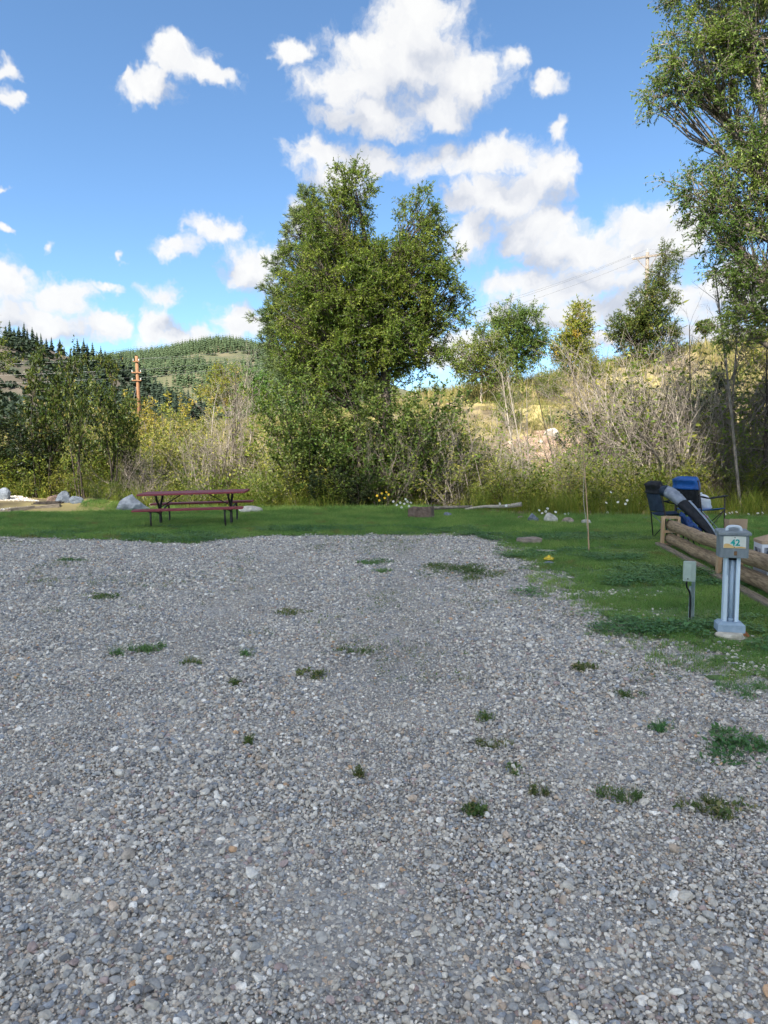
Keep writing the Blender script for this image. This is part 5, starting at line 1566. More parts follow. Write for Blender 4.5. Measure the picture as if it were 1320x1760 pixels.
def pad_stones():
    coll = bpy.data.collections['pebble']
    p = grid_pts(rngp, -14, -8.6, 19.6, 23.2, 0.05)
    n = len(p)
    poly = [(q.x, q.y) for q in pp]
    def inside(x, y):
        c = False
        for i in range(len(poly)):
            (x1, y1), (x2, y2) = poly[i], poly[i - 1]
            if (y1 > y) != (y2 > y) and x < (x2 - x1) * (y - y1) / (y2 - y1) + x1:
                c = not c
        return c
    k = np.array([inside(a, b) for a, b in p])
    p = p[k]; n = len(p)
    A_ = np.array([[q.x, q.y, 1] for q in pp]); cf = np.linalg.lstsq(A_, np.array([q.z for q in pp]), rcond=None)[0]
    scatter('gravel', np.column_stack([p, p @ cf[:2] + cf[2] + 0.015]), rngp.uniform(0, 6, (n, 3)), rngp.uniform(0.05, 0.1, (n, 1)) * np.ones((1, 3)), rngp.integers(0, 10, n), coll,
            'pale gravel on the timber-edged pad in the far corner', 'gravel')
pad_stones()
MBc = MB()
for k in range(7):
    a = at(66, 868, 20.5); MBc.tube([(a.x + .05 * k - .2, a.y + .04 * k, a.z + .03 * (k % 3)), (a.x + .55 + .03 * k, a.y + .02 * k, a.z + .03 + .02 * (k % 3))], 0.045, 6)
tag(MBc.build('firewood', 'bark_dark'), 'small heap of charred sticks at the corner of the pad', 'firewood')

# fallen log behind the lawn edge
def log_fallen():
    A = Vector(((800 - 660) / FPX * 19.9, 19.9, 0.10)); B = Vector(((897 - 660) / FPX * 19.2, 19.2, 0.28))
    c = bez([A, A.lerp(B, .35) + Vector((0, 0, .02)), A.lerp(B, .7) + Vector((0, 0, -.02)), B], 6)
    n = len(c)
    o = MB().tube(c, [0.03 + 0.035 * i / n for i in range(n)], 8).build('fallen_log', 'dead_wood', None, True)
    tag(o, 'pale fallen log lying behind the lawn edge', 'log')
log_fallen()
def board():
    A = Vector(((745 - 660) / FPX * 20, 20.0, 0.12)); B = Vector(((812 - 660) / FPX * 20.0, 20.0, 0.16))
    o = MB().tube([A, A.lerp(B, .5), B], [0.05, 0.045, 0.04], 7).build('fallen_log', 'bark_grey', None, True)
    tag(o, 'dark grey branch lying end to end with the pale fallen log', 'log')
board()

# the tall thin stick standing in the lawn
def stick():
    b = gnd(1013, 951)
    root = empty('garden_stake', b)
    top = at(999, 735, b.y + 0.1) - b
    cv = bez([(0, 0, -0.1), tuple(top * 0.4 + Vector((0.012, 0, 0))), tuple(top)], 6)
    MB().tube(cv, [0.013 - 0.0006 * i for i in range(len(cv))], 7).build('shaft', 'post_wood', root, True)
    cv2 = bez([(-0.03, 0.01, 0.35), tuple(top * 0.42 + Vector((-0.035, 0.01, 0))), tuple(top * 0.62 + Vector((-0.005, 0, 0)))], 5)
    MB().tube(cv2, 0.005, 5).build('split_strand', 'dead_wood', root, True)
    tag(root, 'tall thin tan stick stuck upright in the lawn', 'stick')
stick()

def yellow_cap():
    p = gnd(945, 969)
    root = empty('yellow_bung', (p.x, p.y + 0.06, 0.055))
    MB().tube([(0, 0, 0), (0, 0, 0.035)], [0.055, 0.05], 12).build('base', 'cup_yellow', root)
    MB().tube([(0, 0, 0.035), (0, 0, 0.062)], [0.022, 0.018], 10).build('knob', 'cup_yellow', root)
    for a in range(4):
        MB().box((0.065 * math.cos(a * 1.57 + .4), 0.065 * math.sin(a * 1.57 + .4), 0.012), (0.035, 0.03, 0.022), Matrix.Rotation(a * 1.57 + .4, 3, 'Z'), 0.004).build('lug', 'cup_yellow', root)
    tag(root, 'small yellow plastic bung sitting on a rock in the lawn', 'bung')
yellow_cap()

# ------------------------------------------------------------------ flowers
def make_daisy(mat, petals=11, r=0.04):
    V, F = [], []
    for k in range(petals):
        a = 6.283 * k / petals
        c, s = math.cos(a), math.sin(a)
        w = r * 0.30
        o = len(V)
        V += [(c * r * .2, s * r * .2, 0), (c * r * .65 - s * w, s * r * .65 + c * w, 0.004), (c * r, s * r, 0.0), (c * r * .65 + s * w, s * r * .65 - c * w, 0.004)]
        F.append((o, o + 1, o + 2, o + 3))
    bl = qmesh('bloom', np.array(V), np.array(F)); bl.materials.append(MATS[mat])
    ey = MB().tube([(0, 0, -0.002), (0, 0, 0.008)], [r * .28, r * .2], 8).mesh('eye'); ey.materials.append(MATS['petal_yellow'])
    st = MB().tube([(0, 0, 0), (0.02, 0, 0.3), (0, 0, 0.6)], [0.004, 0.0035, 0.003], 5).mesh('stem'); st.materials.append(MATS['weed'])
    return bl, ey, st
DA = {m: make_daisy(m, n, r) for m, n, r in (('petal_white', 11, 0.035), ('petal_yellow', 12, 0.04), ('petal_pink', 10, 0.04))}
rng = random.Random(3)
def flower(px, py, d, mat, name, label, group):
    p = at(px, py, d)
    z0 = TZ(p.x, d)
    bl, ey, st = DA[mat]
    r = empty(name, (p.x, p.y, z0))
    h = max(0.1, p.z - z0)
    s = link('stem', st, r); s.scale = (1, 1, h / 0.6)
    b = link('bloom', bl, r); b.location = (0, 0, h); b.rotation_euler = (R(rng.uniform(35, 85)), 0, rng.uniform(-.6, .6))
    e = link('eye', ey, b)
    tag(r, label, 'flower', group)
for q, (px, py) in enumerate(sorted([(676, 862), (682, 868), (688, 864), (690, 872), (695, 866), (700, 862), (703, 870), (697, 858), (706, 864)])):
    flower(px, py, 19.4 + rng.uniform(-.3, .3), 'petal_white', 'daisy', ORD[q] + ' white daisy from the left in the clump behind the squared stone block', 'daisies behind the stone block')
for q, (px, py) in enumerate(sorted([(927, 877), (932, 882), (938, 879), (941, 874), (955, 880), (971, 884), (977, 883), (859, 866), (870, 869)])):
    flower(px, py, 17.9 + rng.uniform(-.2, .2), 'petal_white', 'daisy', ORD[q] + ' white daisy from the left above the lawn-edge rocks and fallen log', 'daisies above the rocks')
for q, (px, py) in enumerate(sorted([(1042, 864), (1044, 881), (1062, 863), (1078, 860), (1075, 866), (1266, 880), (1254, 884), (1246, 892), (1258, 895), (1286, 892), (1302, 896), (1310, 899), (1240, 882), (1050, 846)])):
    flower(px, py, 18.3 + rng.uniform(-.3, .3), 'petal_white', 'daisy', ORD[q] + ' white daisy from the left at the lawn edge near the camp chairs', 'daisies near the camp chairs')
for q, (px, py) in enumerate(sorted([(648, 852), (656, 848), (664, 846), (652, 860), (668, 850), (661, 856)])):
    flower(px, py, 20.4 + rng.uniform(-.3, .3), 'petal_yellow', 'yellow_flower', ORD[q] + ' yellow flower from the left in the clump under the cottonwood', 'yellow flowers under the cottonwood')
for q, (px, py) in enumerate([(1208, 890), (1212, 886), (1215, 892)]):
    flower(px, py, 17.2, 'petal_pink', 'pink_flower', ORD[q] + ' pink flower from the left under the blue camp chair', 'pink flowers under the chair')

# ------------------------------------------------------------------ picnic table
def picnic_table():
    root = empty('picnic_table', (-4.28, 16.15, 0.0), R(2.0))
    root.rotation_euler = (R(2.2), R(-1.6), R(2.0))
    L = 2.38
    Zt = 0.745
    for k in range(5):                                    # boards of the top
        y = -0.30 + 0.15 * k
        MB().box((0.008 * ((k * 7) % 3 - 1), y, Zt), (L, 0.142, 0.04), None, 0.006).build('plank', 'paint_red', root)
    for s in (-1, 1):
        for k in range(2):
            MB().box((0.01 * k, s * (0.66 + 0.135 * k), 0.44), (L, 0.128, 0.04), None, 0.006).build('seat_plank', 'paint_red', root)
    T = lambda pts, r=0.024, n=5: MB().tube(bez(pts, n), r, 8)
    for e in (-1, 1):
        x = e * 0.80
        # pedestal: two pipes that part into a Y under the top
        for s in (-1, 1):
            T([(x, s * 0.05, 0.0), (x, s * 0.028, 0.14), (x, s * 0.028, 0.36), (x, s * 0.10, 0.50), (x, s * 0.24, 0.62), (x, s * 0.27, Zt - 0.02)], 0.027).build('pedestal', 'metal_dark', root, True)
            # seat arm and curved outer leg
            T([(x, s * 0.04, 0.30), (x, s * 0.35, 0.37), (x, s * 0.62, 0.405), (x, s * 0.80, 0.41)], 0.022).build('seat_arm', 'metal_dark', root, True)
            T([(x, s * 0.74, 0.415), (x, s * 0.765, 0.28), (x, s * 0.765, 0.14), (x, s * 0.72, 0.04), (x, s * 0.70, 0.0)], 0.022).build('leg', 'metal_dark', root, True)
        MB().box((x, 0, Zt - 0.03), (0.045, 0.70, 0.012)).build('top_bracket', 'metal_dark', root)
        for s in (-1, 1):
            MB().box((x, s * 0.73, 0.413), (0.045, 0.25, 0.012)).build('seat_bracket', 'metal_dark', root)
        T([(x, 0, 0.42), (x * 0.35, 0, Zt - 0.025)], 0.012).build('brace', 'metal_dark', root, True)
    MB().box((0.32, -0.80, 0.43), (0.02, 0.03, 0.05)).build('chip', 'post_wood', root)
    tag(root, 'maroon picnic table with attached benches on dark metal frame', 'picnic table')
picnic_table()

# ------------------------------------------------------------------ log rail fence
FA, FB = Vector((4.90, 12.1)), Vector((4.14, 7.6))
fdir = (FB - FA).normalized()
fang = math.atan2(fdir.y, fdir.x)
def fpt(s, z=0.0, off=0.0):
    p = FA + fdir * s
    n = Vector((-fdir.y, fdir.x))
    p = p + n * off
    return Vector((p.x, p.y, z))

def fence():
    root = empty('log_rail_fence', fpt(0), fang)
    def slotted_post(s):
        x = s
        # two uprights joined by blocks so that two slots stay open for the logs
        for y in (-0.125, 0.125):
            MB().box((x, y, 0.26), (0.115, 0.045, 0.52), None, 0.004).build('post_board', 'post_wood', root)
        for z, h in ((0.505, 0.045), (0.262, 0.04), (0.03, 0.06)):
            MB().box((x, 0, z), (0.108, 0.205, h), None, 0.003).build('post_block', 'post_wood', root)
    for s in (0.0, 3.25, 6.5):
        slotted_post(s)
    rg = random.Random(4)
    for (s0, s1, z, r) in ((-0.02, 3.28, 0.375, 0.088), (-0.02, 3.26, 0.145, 0.086), (3.30, 6.5, 0.375, 0.092), (3.28, 6.5, 0.15, 0.088)):
        pts = [Vector((s0 + (s1 - s0) * i / 14, 0.012 * math.sin(i * 1.1 + z * 20), z + 0.006 * math.sin(i * .7 + s0))) for i in range(15)]
        lg = MB().tube(pts, [r * (1 + 0.03 * math.sin(i * 1.7 + z * 9)) for i in range(15)], 18, cap=True).build('log', 'log_wood', root, True)
        for e, i in ((-1, 0), (1, 14)):
            MB().tube([pts[i], pts[i] + Vector((e * 0.004, 0, 0))], [r * 0.985, r * 0.97], 18).build('log_end', 'log_end', lg)
    tag(root, 'low fence of two stacked round logs in slotted wooden posts', 'fence')
    o = MB().box((3.2, 0, 0), (6.6, 0.11, 0.07), None, 0.008).build('ground_timber', 'timber_old')
    q = fpt(0, 0.03, -0.17)
    o.location = q; o.rotation_euler = (0, 0, fang)
    tag(o, 'weathered timber lying along the foot of the log fence', 'timber')
fence()

# ------------------------------------------------------------------ numbered power post
def power_post():
    px, d = 1262.5, 5.92
    x = (px - W0 / 2) / FPX * d
    root = empty('power_post', (x, d, 0.0), R(-14))
    # painted channel post: two flanges and a conduit between them
    for s in (-1, 1):
        MB().box((s * 0.046, 0.0, 0.41), (0.030, 0.07, 0.56), None, 0.003).build('flange', 'paint_blue', root)
    MB().box((0, 0.026, 0.41), (0.066, 0.012, 0.555)).build('web', 'paint_blue', root)
    MB().tube([(0.004, -0.002, 0.13), (0.004, -0.002, 0.69)], 0.017, 12).build('conduit', 'paint_blue_dull', root, True)
    MB().tube([(0.004, -0.004, 0.128), (0.004, -0.004, 0.165)], 0.026, 12).build('conduit_collar', 'paint_blue_dull', root, True)
    MB().box((-0.036, -0.037, 0.60), (0.006, 0.006, 0.14)).build('edge_bead', 'paint_blue_dull', root)
    # foot block with sloped top
    bm = MB()
    w, dp = 0.105, 0.085
    bm.add([(-w, -dp, 0.055), (w, -dp, 0.055), (w, dp, 0.055), (-w, dp, 0.055), (-w, -dp, 0.115), (w, -dp, 0.115), (w, dp, 0.115), (-w, dp, 0.115),
            (-w + .022, -dp + .02, 0.138), (w - .022, -dp + .02, 0.138), (w - .022, dp - .02, 0.138), (-w + .022, dp - .02, 0.138)],
           [(3, 2, 1, 0), (0, 1, 5, 4), (1, 2, 6, 5), (2, 3, 7, 6), (3, 0, 4, 7), (4, 5, 9, 8), (5, 6, 10, 9), (6, 7, 11, 10), (7, 4, 8, 11), (8, 9, 10, 11)])
    bm.build('foot_block', 'paint_blue_dull', root)
    # enclosure with hood
    MB().box((0, 0.0, 0.785), (0.222, 0.15, 0.205), None, 0.006).build('box', 'enclosure_grey', root)
    hood = MB()
    hood.add([(-.124, -.096, .872), (.124, -.096, .872), (.124, .09, .872), (-.124, .09, .872), (-.124, -.096, .892), (.124, -.096, .892), (.124, .09, .905), (-.124, .09, .905), (-.11, -.082, .904), (.11, -.082, .904), (.11, .08, .915), (-.11, .08, .915)],
             [(3, 2, 1, 0), (0, 1, 5, 4), (1, 2, 6, 5), (2, 3, 7, 6), (3, 0, 4, 7), (4, 5, 9, 8), (5, 6, 10, 9), (6, 7, 11, 10), (7, 4, 8, 11), (8, 9, 10, 11)])
    hood.build('hood', 'enclosure_grey', root)
    MB().box((0, -0.0785, 0.72), (0.212, 0.007, 0.075), None, 0.002).build('lower_door', 'enclosure_grey', root)
    MB().box((0.008, -0.085, 0.722), (0.022, 0.009, 0.034), None, 0.002).build('latch', 'rust', root)
    MB().tube([(0.0, -0.02, 0.66), (0.0, -0.02, 0.685)], [0.03, 0.034], 12).build('conduit_hub', 'black_cable', root)
    MB().tube(bez([(-.055, -.03, .90), (-.045, -.03, .932), (0, -.03, .94), (.045, -.03, .932), (.055, -.03, .90)], 4), (0.014), 8).build('handle', 'handle_pale', root, True)
    plate = MB().box((0, -0.079, 0.813), (0.172, 0.006, 0.102), None, 0.0025).build('number_plate', 'plate_white', root)
    # orange sunrise patch in the lower corner, with a paler band below the digits
    y = -0.0832
    pts = [(-0.084, 0.765), (0.084, 0.765), (0.084, 0.772), (0.05, 0.779), (0.0, 0.777), (-0.02, 0.786), (-0.045, 0.800), (-0.07, 0.802), (-0.084, 0.793)]
    MB().add([(a, y, b) for a, b in pts] , [tuple(range(len(pts)))]).build('plate_patch', 'plate_orange', plate)
    for sx, sz in ((0.0, 0.853), (-0.002, 0.773)):
        MB().tube([(sx, -0.081, sz), (sx, -0.086, sz)], 0.0045, 8).build('screw', 'rust', plate)
    cu = bpy.data.curves.new('digits', 'FONT')
    cu.body = '42'; cu.size = 0.072; cu.align_x = 'CENTER'; cu.extrude = 0.0006; cu.offset = 0.0022; cu.space_character = 1.02
    tmp = bpy.data.objects.new('digits_curve', cu)
    COL.objects.link(tmp)
    dg = bpy.context.evaluated_depsgraph_get()
    me = bpy.data.meshes.new_from_object(tmp.evaluated_get(dg))
    bpy.data.objects.remove(tmp)
    me.materials.clear()
    dgt = link('digits', me, plate, 'paint_teal')
    dgt.location = (0.004, -0.0838, 0.787); dgt.rotation_euler = (R(90), 0, 0)
    tag(root, 'pale blue power post with grey box and white plate reading 42', 'power post')
    # stone footing
    ft = rock('footing_stone', 'pale rusty-stained stone under the numbered power post', 1262, 1107, 74, 30, 'rock_stained', 71, 0.85, 5, 0.1, None, 'stone', sink=0.3)
    ft.location = (x + 0.005, d - 0.035, -0.01)
    for v in ft.data.vertices:
        v.co.z = min(v.co.z, 0.068)
    ft.data.materials.append(MATS['rust_stain'])
    for p in ft.data.polygons:
        if p.center.x > 0.06 + 0.05 * mnoise.noise(p.center * 14):
            p.material_index = 1
power_post()

def utility_box():
    d = 6.4
    x = (1190 - W0 / 2) / FPX * d
    root = empty('utility_box', (x, d, 0.0), R(-26))
    # steel stake
    st = MB()
    st.box((0.045, 0.05, 0.22), (0.006, 0.032, 0.52)); st.box((0.032, 0.064, 0.22), (0.030, 0.006, 0.50))
    st.build('stake', 'metal_zinc', root)
    MB().box((0.008, 0.045, 0.16), (0.018, 0.014, 0.36), None, 0.002).build('stake', 'metal_zinc', root)
    MB().box((0, 0, 0.486), (0.105, 0.075, 0.172), None, 0.006).build('case', 'enclosure_green', root)
    MB().box((0, -0.040, 0.486), (0.105, 0.010, 0.180), None, 0.004).build('cover', 'enclosure_green', root)
    MB().box((-0.012, -0.047, 0.486), (0.06, 0.006, 0.14), None, 0.003).build('cover_panel', 'enclosure_green', root)
    MB().tube([(-0.01, -0.045, 0.420), (-0.01, -0.052, 0.420)], 0.006, 8).build('lock', 'black_cable', root)
    MB().tube(bez([(-0.02, 0, 0.405), (-0.02, 0.0, 0.34), (0.005, 0.03, 0.28), (0.012, 0.034, 0.18), (0.012, 0.034, 0.0)], 6), 0.008, 8).build('cable', 'black_cable', root, True)
    tag(root, 'small pale green utility box on a steel stake beside the numbered post', 'utility box')
utility_box()

# ------------------------------------------------------------------ camp chairs, bags and boxes
def panel(nu, nv, fn, th=0.006):
    """thin cloth: fn(u, v) -> point; closed with thickness"""
    P = [[Vector(fn(i / nu, j / nv)) for j in range(nv + 1)] for i in range(nu + 1)]
    N = []
    for i in range(nu + 1):
        row = []
        for j in range(nv + 1):
            a = P[min(i + 1, nu)][j] - P[max(i - 1, 0)][j]
            b = P[i][min(j + 1, nv)] - P[i][max(j - 1, 0)]
            row.append(a.cross(b).normalized())
        N.append(row)
    vs = [P[i][j] + N[i][j] * th / 2 for i in range(nu + 1) for j in range(nv + 1)] + [P[i][j] - N[i][j] * th / 2 for i in range(nu + 1) for j in range(nv + 1)]
    m = (nu + 1) * (nv + 1)
    id_ = lambda i, j: i * (nv + 1) + j
    fs = []
    for i in range(nu):
        for j in range(nv):
            q = (id_(i, j), id_(i + 1, j), id_(i + 1, j + 1), id_(i, j + 1))
            fs.append(q); fs.append(tuple(m + k for k in q[::-1]))
    for i in range(nu):
        fs.append((id_(i, 0), m + id_(i, 0), m + id_(i + 1, 0), id_(i + 1, 0)))
        fs.append((id_(i, nv), id_(i + 1, nv), m + id_(i + 1, nv), m + id_(i, nv)))
    for j in range(nv):
        fs.append((id_(0, j), id_(0, j + 1), m + id_(0, j + 1), m + id_(0, j)))
        fs.append((id_(nu, j), m + id_(nu, j), m + id_(nu, j + 1), id_(nu, j + 1)))
    return MB().add(vs, fs)

def camp_chair(root, seatmat, backmat, topmat, w=0.66, dp=0.62, back=1.12, seat=0.50, arm=0.78, armmat='fabric_black'):
    """folding quad chair that faces local +x; width along y"""
    T = lambda pts, r=0.012: MB().tube(pts, r, 8)
    xb, xf = -dp / 2, dp / 2
    for s in (-1, 1):
        y = s * w / 2
        T([(xb + 0.06, y, 0), (xb, y, seat), (xb - 0.10, y * 0.94, back)]).build('back_leg', 'metal_dark', root, True)
        T([(xf, y, 0), (xf - 0.02, y, arm)]).build('front_leg', 'metal_dark', root, True)
        T([(xb + 0.06, y, 0.03), (xf - 0.02, y, seat - 0.02)], 0.009).build('cross_brace', 'metal_dark', root, True)
        T([(xf, y, 0.03), (xb + 0.02, y, seat - 0.02)], 0.009).build('cross_brace', 'metal_zinc', root, True)
        panel(10, 2, lambda u, v: (xb - 0.03 + (dp + 0.05) * u, y + (v - 0.5) * 0.085, arm + 0.02 - 0.05 * math.sin(u * math.pi) * (1 if u < .5 else .6)), 0.02).build('armrest', armmat, root, True)
    T([(xf, -w / 2, 0.04), (xf - 0.02, w / 2, seat - 0.02)], 0.009).build('cross_brace', 'metal_dark', root, True)
    T([(xf, w / 2, 0.04), (xf - 0.02, -w / 2, seat - 0.02)], 0.009).build('cross_brace', 'metal_dark', root, True)
    panel(10, 10, lambda u, v: (xb + (dp) * u, (v - 0.5) * w, seat - 0.06 * math.sin(v * math.pi) * (0.6 + 0.4 * u) + 0.02 * u), 0.012).build('seat', seatmat, root, True)
    H = back - seat
    panel(10, 10, lambda u, v: (xb - 0.02 - 0.08 * u - 0.05 * math.sin(v * math.pi), (v - 0.5) * w * 0.96, seat + 0.04 + H * 0.62 * u), 0.02).build('backrest', backmat, root, True)
    panel(8, 10, lambda u, v: (xb - 0.07 - 0.05 * u - 0.05 * math.sin(v * math.pi) + 0.03 * math.sin(u * math.pi), (v - 0.5) * w * (0.95 - 0.12 * u * u), seat + 0.04 + H * (0.60 + 0.40 * u)), 0.13).build('headrest', topmat, root, True)

def chairs():
    r = empty('camp_chair', (6.14, 13.75, 0.0), R(27))
    camp_chair(r, 'fabric_blue', 'fabric_black', 'fabric_blue', w=0.58, dp=0.66, back=1.10, seat=0.54, arm=0.78)
    tag(r, 'blue folding camp chair with black arms and bulging blue headrest', 'camp chair')
    r = empty('camp_chair', (5.30, 13.1, 0.0), R(8))
    camp_chair(r, 'fabric_navy', 'fabric_navy', 'fabric_black', w=0.50, dp=0.50, back=1.03, seat=0.50, arm=0.72)
    tag(r, 'black folding camp chair by the fence end post with a bag leaning on it', 'camp chair')
    # white plastic bag on the blue seat
    rng = random.Random(8)
    mb = MB()
    c = bez([(0, 0, 0), (0.01, 0, 0.09), (0, 0, 0.19), (-0.03, 0, 0.26), (-0.06, 0, 0.31)], 3)
    n = len(c)
    prof = [0.10, .135, .15, .15, .145, .14, .125, .11, .09, .06, .035, .03, .045]
    mb.tube(c, [(prof[min(i, 12)], prof[min(i, 12)] * .8) for i in range(n)], 16, True, jag=0.12, rng=rng)
    b = mb.build('plastic_bag', 'plastic_white', None, True)
    b.location = (6.16, 13.70, 0.53)
    tag(b, 'crumpled white plastic bag on the blue camp chair', 'bag')
    # long carry bag leaning from the black chair down past the fence
    root = empty('carry_bag', (5.5, 12.1, 0.0))
    o = Vector((5.5, 12.1, 0.0))
    way = bez([(4.98, 12.86, 0.96), (5.17, 12.72, 0.87), (5.38, 12.47, 0.60), (5.56, 12.21, 0.32), (5.68, 12.02, 0.07)], 8)
    def on(t):
        t = max(0.0, min(1.0, t)) * (len(way) - 1)
        i = min(int(t), len(way) - 2)
        return way[i].lerp(way[i + 1], t - i)
    def seg(t0, t1, radii, mat, name, jag):
        n = len(radii) * 2
        pts, rad = [], []
        for i in range(n):
            f = i / (n - 1)
            pts.append(on(t0 + (t1 - t0) * f) - o)
            r_ = radii[min(len(radii) - 1, int(f * (len(radii) - 1) + 0.5))] * rng.uniform(0.95, 1.06)
            rad.append((r_ * 1.05, r_ * 0.62))
        return MB().tube(pts, rad, 20, True, jag=jag, rng=rng).build(name, mat, root, True)
    seg(0.0, 0.14, [0.05, 0.12, 0.15, 0.16], 'fabric_navy', 'mouth', 0.08)
    seg(0.14, 0.40, [0.16, 0.168, 0.17, 0.168, 0.16, 0.15, 0.142], 'fabric_grey', 'upper_panel', 0.035)
    seg(0.40, 1.0, [0.142, 0.136, 0.128, 0.12, 0.112, 0.104, 0.096, 0.086, 0.075, 0.06, 0.04], 'fabric_black', 'lower_panel', 0.03)
    strip = []
    for i in range(12):
        t = 0.42 + 0.56 * i / 11
        p = on(t) - o
        rr = 0.13 - 0.07 * (i / 11) ** 1.3
        strip.append(p + Vector((0.72, -0.15, 0.62)).normalized() * (rr * 0.86))
    MB().tube(strip, [(0.035 - 0.0015 * i, 0.012) for i in range(12)], 8).build('piping', 'fabric_steel', root, True)
    tag(root, 'long grey and black carry bag leaning from the black chair to the fence', 'bag')
    # folded blue cloth on the ground behind the upper log
    mb = panel(14, 8, lambda u, v: (0.34 * (u - 0.5), 0.30 * (v - 0.5) , 0.50 - 0.30 * u + 0.05 * math.sin(u * 11 + v * 4) + 0.04 * math.sin(v * 9)), 0.06)
    b = mb.build('folded_chair', 'fabric_bluenavy', None, True)
    b.location = (5.30, 12.22, 0.0); b.rotation_euler = (0, 0, R(-25))
    for k in range(4):
        MB().tube([(0.17 - .09 * k, -0.1 + .05 * k, 0.0), (-0.05 - .03 * k, 0.05, 0.44)], 0.011, 7).build('frame_pole', 'metal_dark', b, True)
    tag(b, 'crumpled blue folded chair standing behind the end of the upper log', 'folded chair')
chairs()

def boxes():
    r = empty('cardboard_box', (5.22, 10.5, 0.0), R(-8))
    MB().box((0, 0, 0.28), (0.25, 0.22, 0.56), None, 0.003).build('carton', 'cardboard', r)
    MB().box((0, -0.112, 0.59), (0.25, 0.004, 0.07)).build('flap', 'cardboard', r)
    MB().box((-0.127, 0, 0.585), (0.004, 0.21, 0.05)).build('flap', 'cardboard', r)
    tag(r, 'plain brown cardboard box behind the numbered post', 'box')
    r = empty('white_box', (4.83, 8.75, 0.0), R(-12))
    MB().box((0, 0, 0.235), (0.36, 0.34, 0.47), None, 0.003).build('carton', 'carton_white', r)
    lid = MB()
    lid.add([(-.185, -.175, .462), (.185, -.175, .462), (.185, .175, .462), (-.185, .175, .462), (-.185, -.175, .50), (.185, -.175, .50), (.185, .175, .50), (-.185, .175, .50), (-.06, -.02, .575), (.10, 0.0, .575)],
            [(3, 2, 1, 0), (0, 1, 5, 4), (1, 2, 6, 5), (2, 3, 7, 6), (3, 0, 4, 7), (4, 5, 9, 8), (5, 6, 9), (6, 7, 8, 9), (7, 4, 8)])
    lid.build('lid_flaps', 'cardboard', r)
    MB().box((-0.045, -0.1715, 0.32), (0.22, 0.003, 0.20)).build('printed_picture', 'print_dark', r)
    MB().box((-0.1815, 0.0, 0.30), (0.003, 0.22, 0.20)).build('printed_picture', 'print_dark', r)
    tag(r, 'white printed carton with open brown flaps behind the log fence', 'box')
    r = empty('white_crate', (4.60, 8.15, 0.0), R(-8))
    for k in range(4):
        MB().box((-0.16 + 0.107 * k, -0.16, 0.14), (0.05, 0.012, 0.28)).build('slat', 'carton_white', r)
        MB().box((-0.16 + 0.107 * k, 0.16, 0.14), (0.05, 0.012, 0.28)).build('slat', 'carton_white', r)
    for z in (0.03, 0.25):
        MB().box((0, -0.175, z), (0.40, 0.014, 0.05)).build('rim', 'carton_white', r)
        MB().box((0, 0.175, z), (0.40, 0.014, 0.05)).build('rim', 'carton_white', r)
    for x in (-0.2, 0.2):
        MB().box((x * 1.04, 0, 0.14), (0.012, 0.33, 0.26)).build('side', 'carton_white', r)
    tag(r, 'low white slatted crate glimpsed between the two fence logs', 'crate')
boxes()

# ------------------------------------------------------------------ poles, wires, railway
def pole_left():
    d = 46.0
    b = at(240, 700, d)
    z0 = TZ(b.x, d)
    top = at(237, 612, d).z - z0
    root = empty('utility_pole', (b.x, d, z0))
    MB().tube([(0, 0, -0.3), (-0.05, 0, top * 0.5), (-0.12, 0, top)], [0.125, 0.11, 0.095], 12).build('shaft', 'pole_wood', root, True)
    pts = []
    for k, (dz, ln) in enumerate(((0.35, 0.20), (1.05, 0.30), (1.55, 0.30))):
        z = top - dz
        MB().box((-0.11, -0.12, z), (ln * 2, 0.07, 0.07)).build('cross_arm', 'pole_wood', root)
        for s in (-1, 1):
            MB().tube([(-0.11 + s * ln * 0.9, -0.12, z), (-0.11 + s * ln * 0.9, -0.12, z + 0.15)], [0.03, 0.04], 8).build('insulator', 'insulator', root)
            pts.append(Vector((b.x - 0.11 + s * ln * 0.9, d - 0.12, z0 + z + 0.18)))
    MB().tube([(-0.1, 0, top * 0.66), (-0.95, 0.2, 0.2)], 0.02, 5).build('guy_wire', 'wire_metal', root)
    tag(root, 'orange-brown wooden utility pole beyond the creek shrubs', 'utility pole')
    return pts

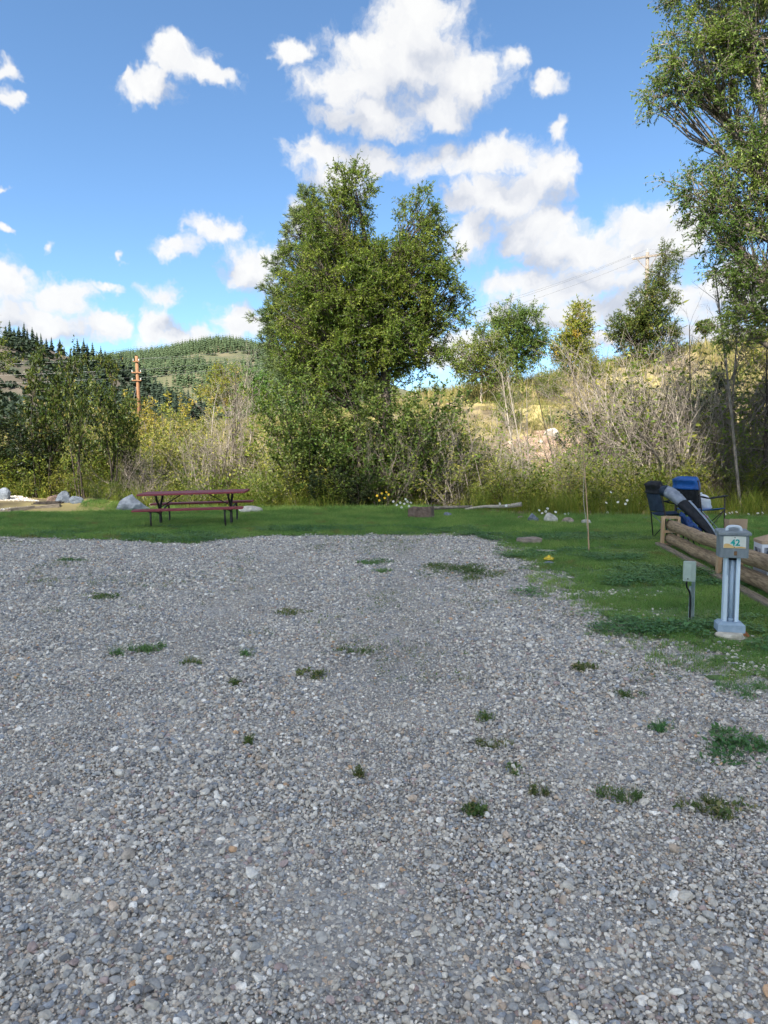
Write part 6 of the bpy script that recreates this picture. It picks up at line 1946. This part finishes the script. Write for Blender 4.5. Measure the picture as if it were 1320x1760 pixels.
def pole_right():
    d = 56.0
    t = at(1113, 434, d)
    z0 = TZ(t.x, d)
    h = t.z - z0
    root = empty('utility_pole', (t.x, d, z0))
    MB().tube([(0, 0, -0.3), (0, 0, h * 0.5), (0, 0, h)], [0.19, 0.16, 0.13], 12).build('shaft', 'bark_grey', root, True)
    rot = Matrix.Rotation(R(-35), 3, 'Z')
    pts = []
    MB().box((0, -0.18, h - 0.35), (2.4, 0.1, 0.14), rot).build('cross_arm', 'bark_grey', root)
    for x in (-1.1, 0.0, 1.1):
        p = rot @ Vector((x, -0.18, h - 0.28))
        if x == 0: p = Vector((0, 0, h))
        MB().tube([p, p + Vector((0, 0, 0.25))], [0.06, 0.08], 8).build('insulator', 'insulator', root)
        pts.append(Vector((t.x, d, z0)) + p + Vector((0, 0, 0.25)))
    for s in (-1, 1):
        q = rot @ Vector((s * 0.75, -0.18, h - 0.4))
        MB().tube([q, (0, -0.12, h - 1.4)], 0.03, 6).build('arm_brace', 'bark_grey', root)
    tag(root, 'weathered utility pole with slanted cross-arm standing on the crest', 'utility pole')
    return pts

def wire(A, B, sag, label, r=0.007):
    n = 24
    pts = [A.lerp(B, i / n) - Vector((0, 0, sag * 4 * (i / n) * (1 - i / n))) for i in range(n + 1)]
    c = (A + B) / 2
    o = MB().tube([p - c for p in pts], r, 4).build('power_line', 'wire_metal', None, True)
    o.location = c
    tag(o, label, 'power line', 'power lines strung between the poles')
PL, PR = pole_left(), pole_right()
names = ['highest', 'second', 'middle', 'fourth', 'fifth', 'lowest']
for k, p in enumerate((PL[0], PL[2], PL[4])):
    wire(p, p + Vector((-60, -4, 1.0)), 1.2, names[(0, 2, 5)[k]] + ' wire running out of the picture from the orange-brown pole')
for k, p in enumerate((PL[1], PL[3], PL[5])):
    wire(p, PR[k], 1.6, ('highest', 'middle', 'lowest')[k] + ' wire running from the orange-brown pole behind the cottonwood to the crest pole')
far_t = at(520, 585, 140)
for k, p in enumerate((PL[1], PL[3])):
    wire(p, far_t + Vector((0, 0, -3.0 * k)), 1.0, ('upper', 'lower')[k] + ' wire climbing from the orange-brown pole towards the far hill')
for k, p in enumerate(PR):
    wire(p, p + Vector((45, 8, 3 + k * .3)), 1.0, ('first', 'second', 'third')[k] + ' wire leaving the crest pole behind the edge cottonwood')

def railway():
    mb = MB()
    pts = [(1120, 60.0), (1180, 61.0), (1240, 62.0), (1330, 63.0)]
    row = []
    for px, d in pts:
        x = (px - 660) / FPX * d
        row.append(Vector((x, d, TZ(x, d))))
    vs, fs = [], []
    for p in row:
        vs += [p + Vector((0, -1.2, 0.0)), p + Vector((0, -0.6, 0.55)), p + Vector((0, 1.2, 0.55)), p + Vector((0, 1.8, 0))]
    for i in range(len(row) - 1):
        for j in range(3):
            a = i * 4 + j
            fs.append((a, a + 4, a + 5, a + 1))
    mb.add(vs, fs).build('track_bed', 'ballast')
    o = bpy.data.objects['track_bed']
    tag(o, kind='structure')
railway()
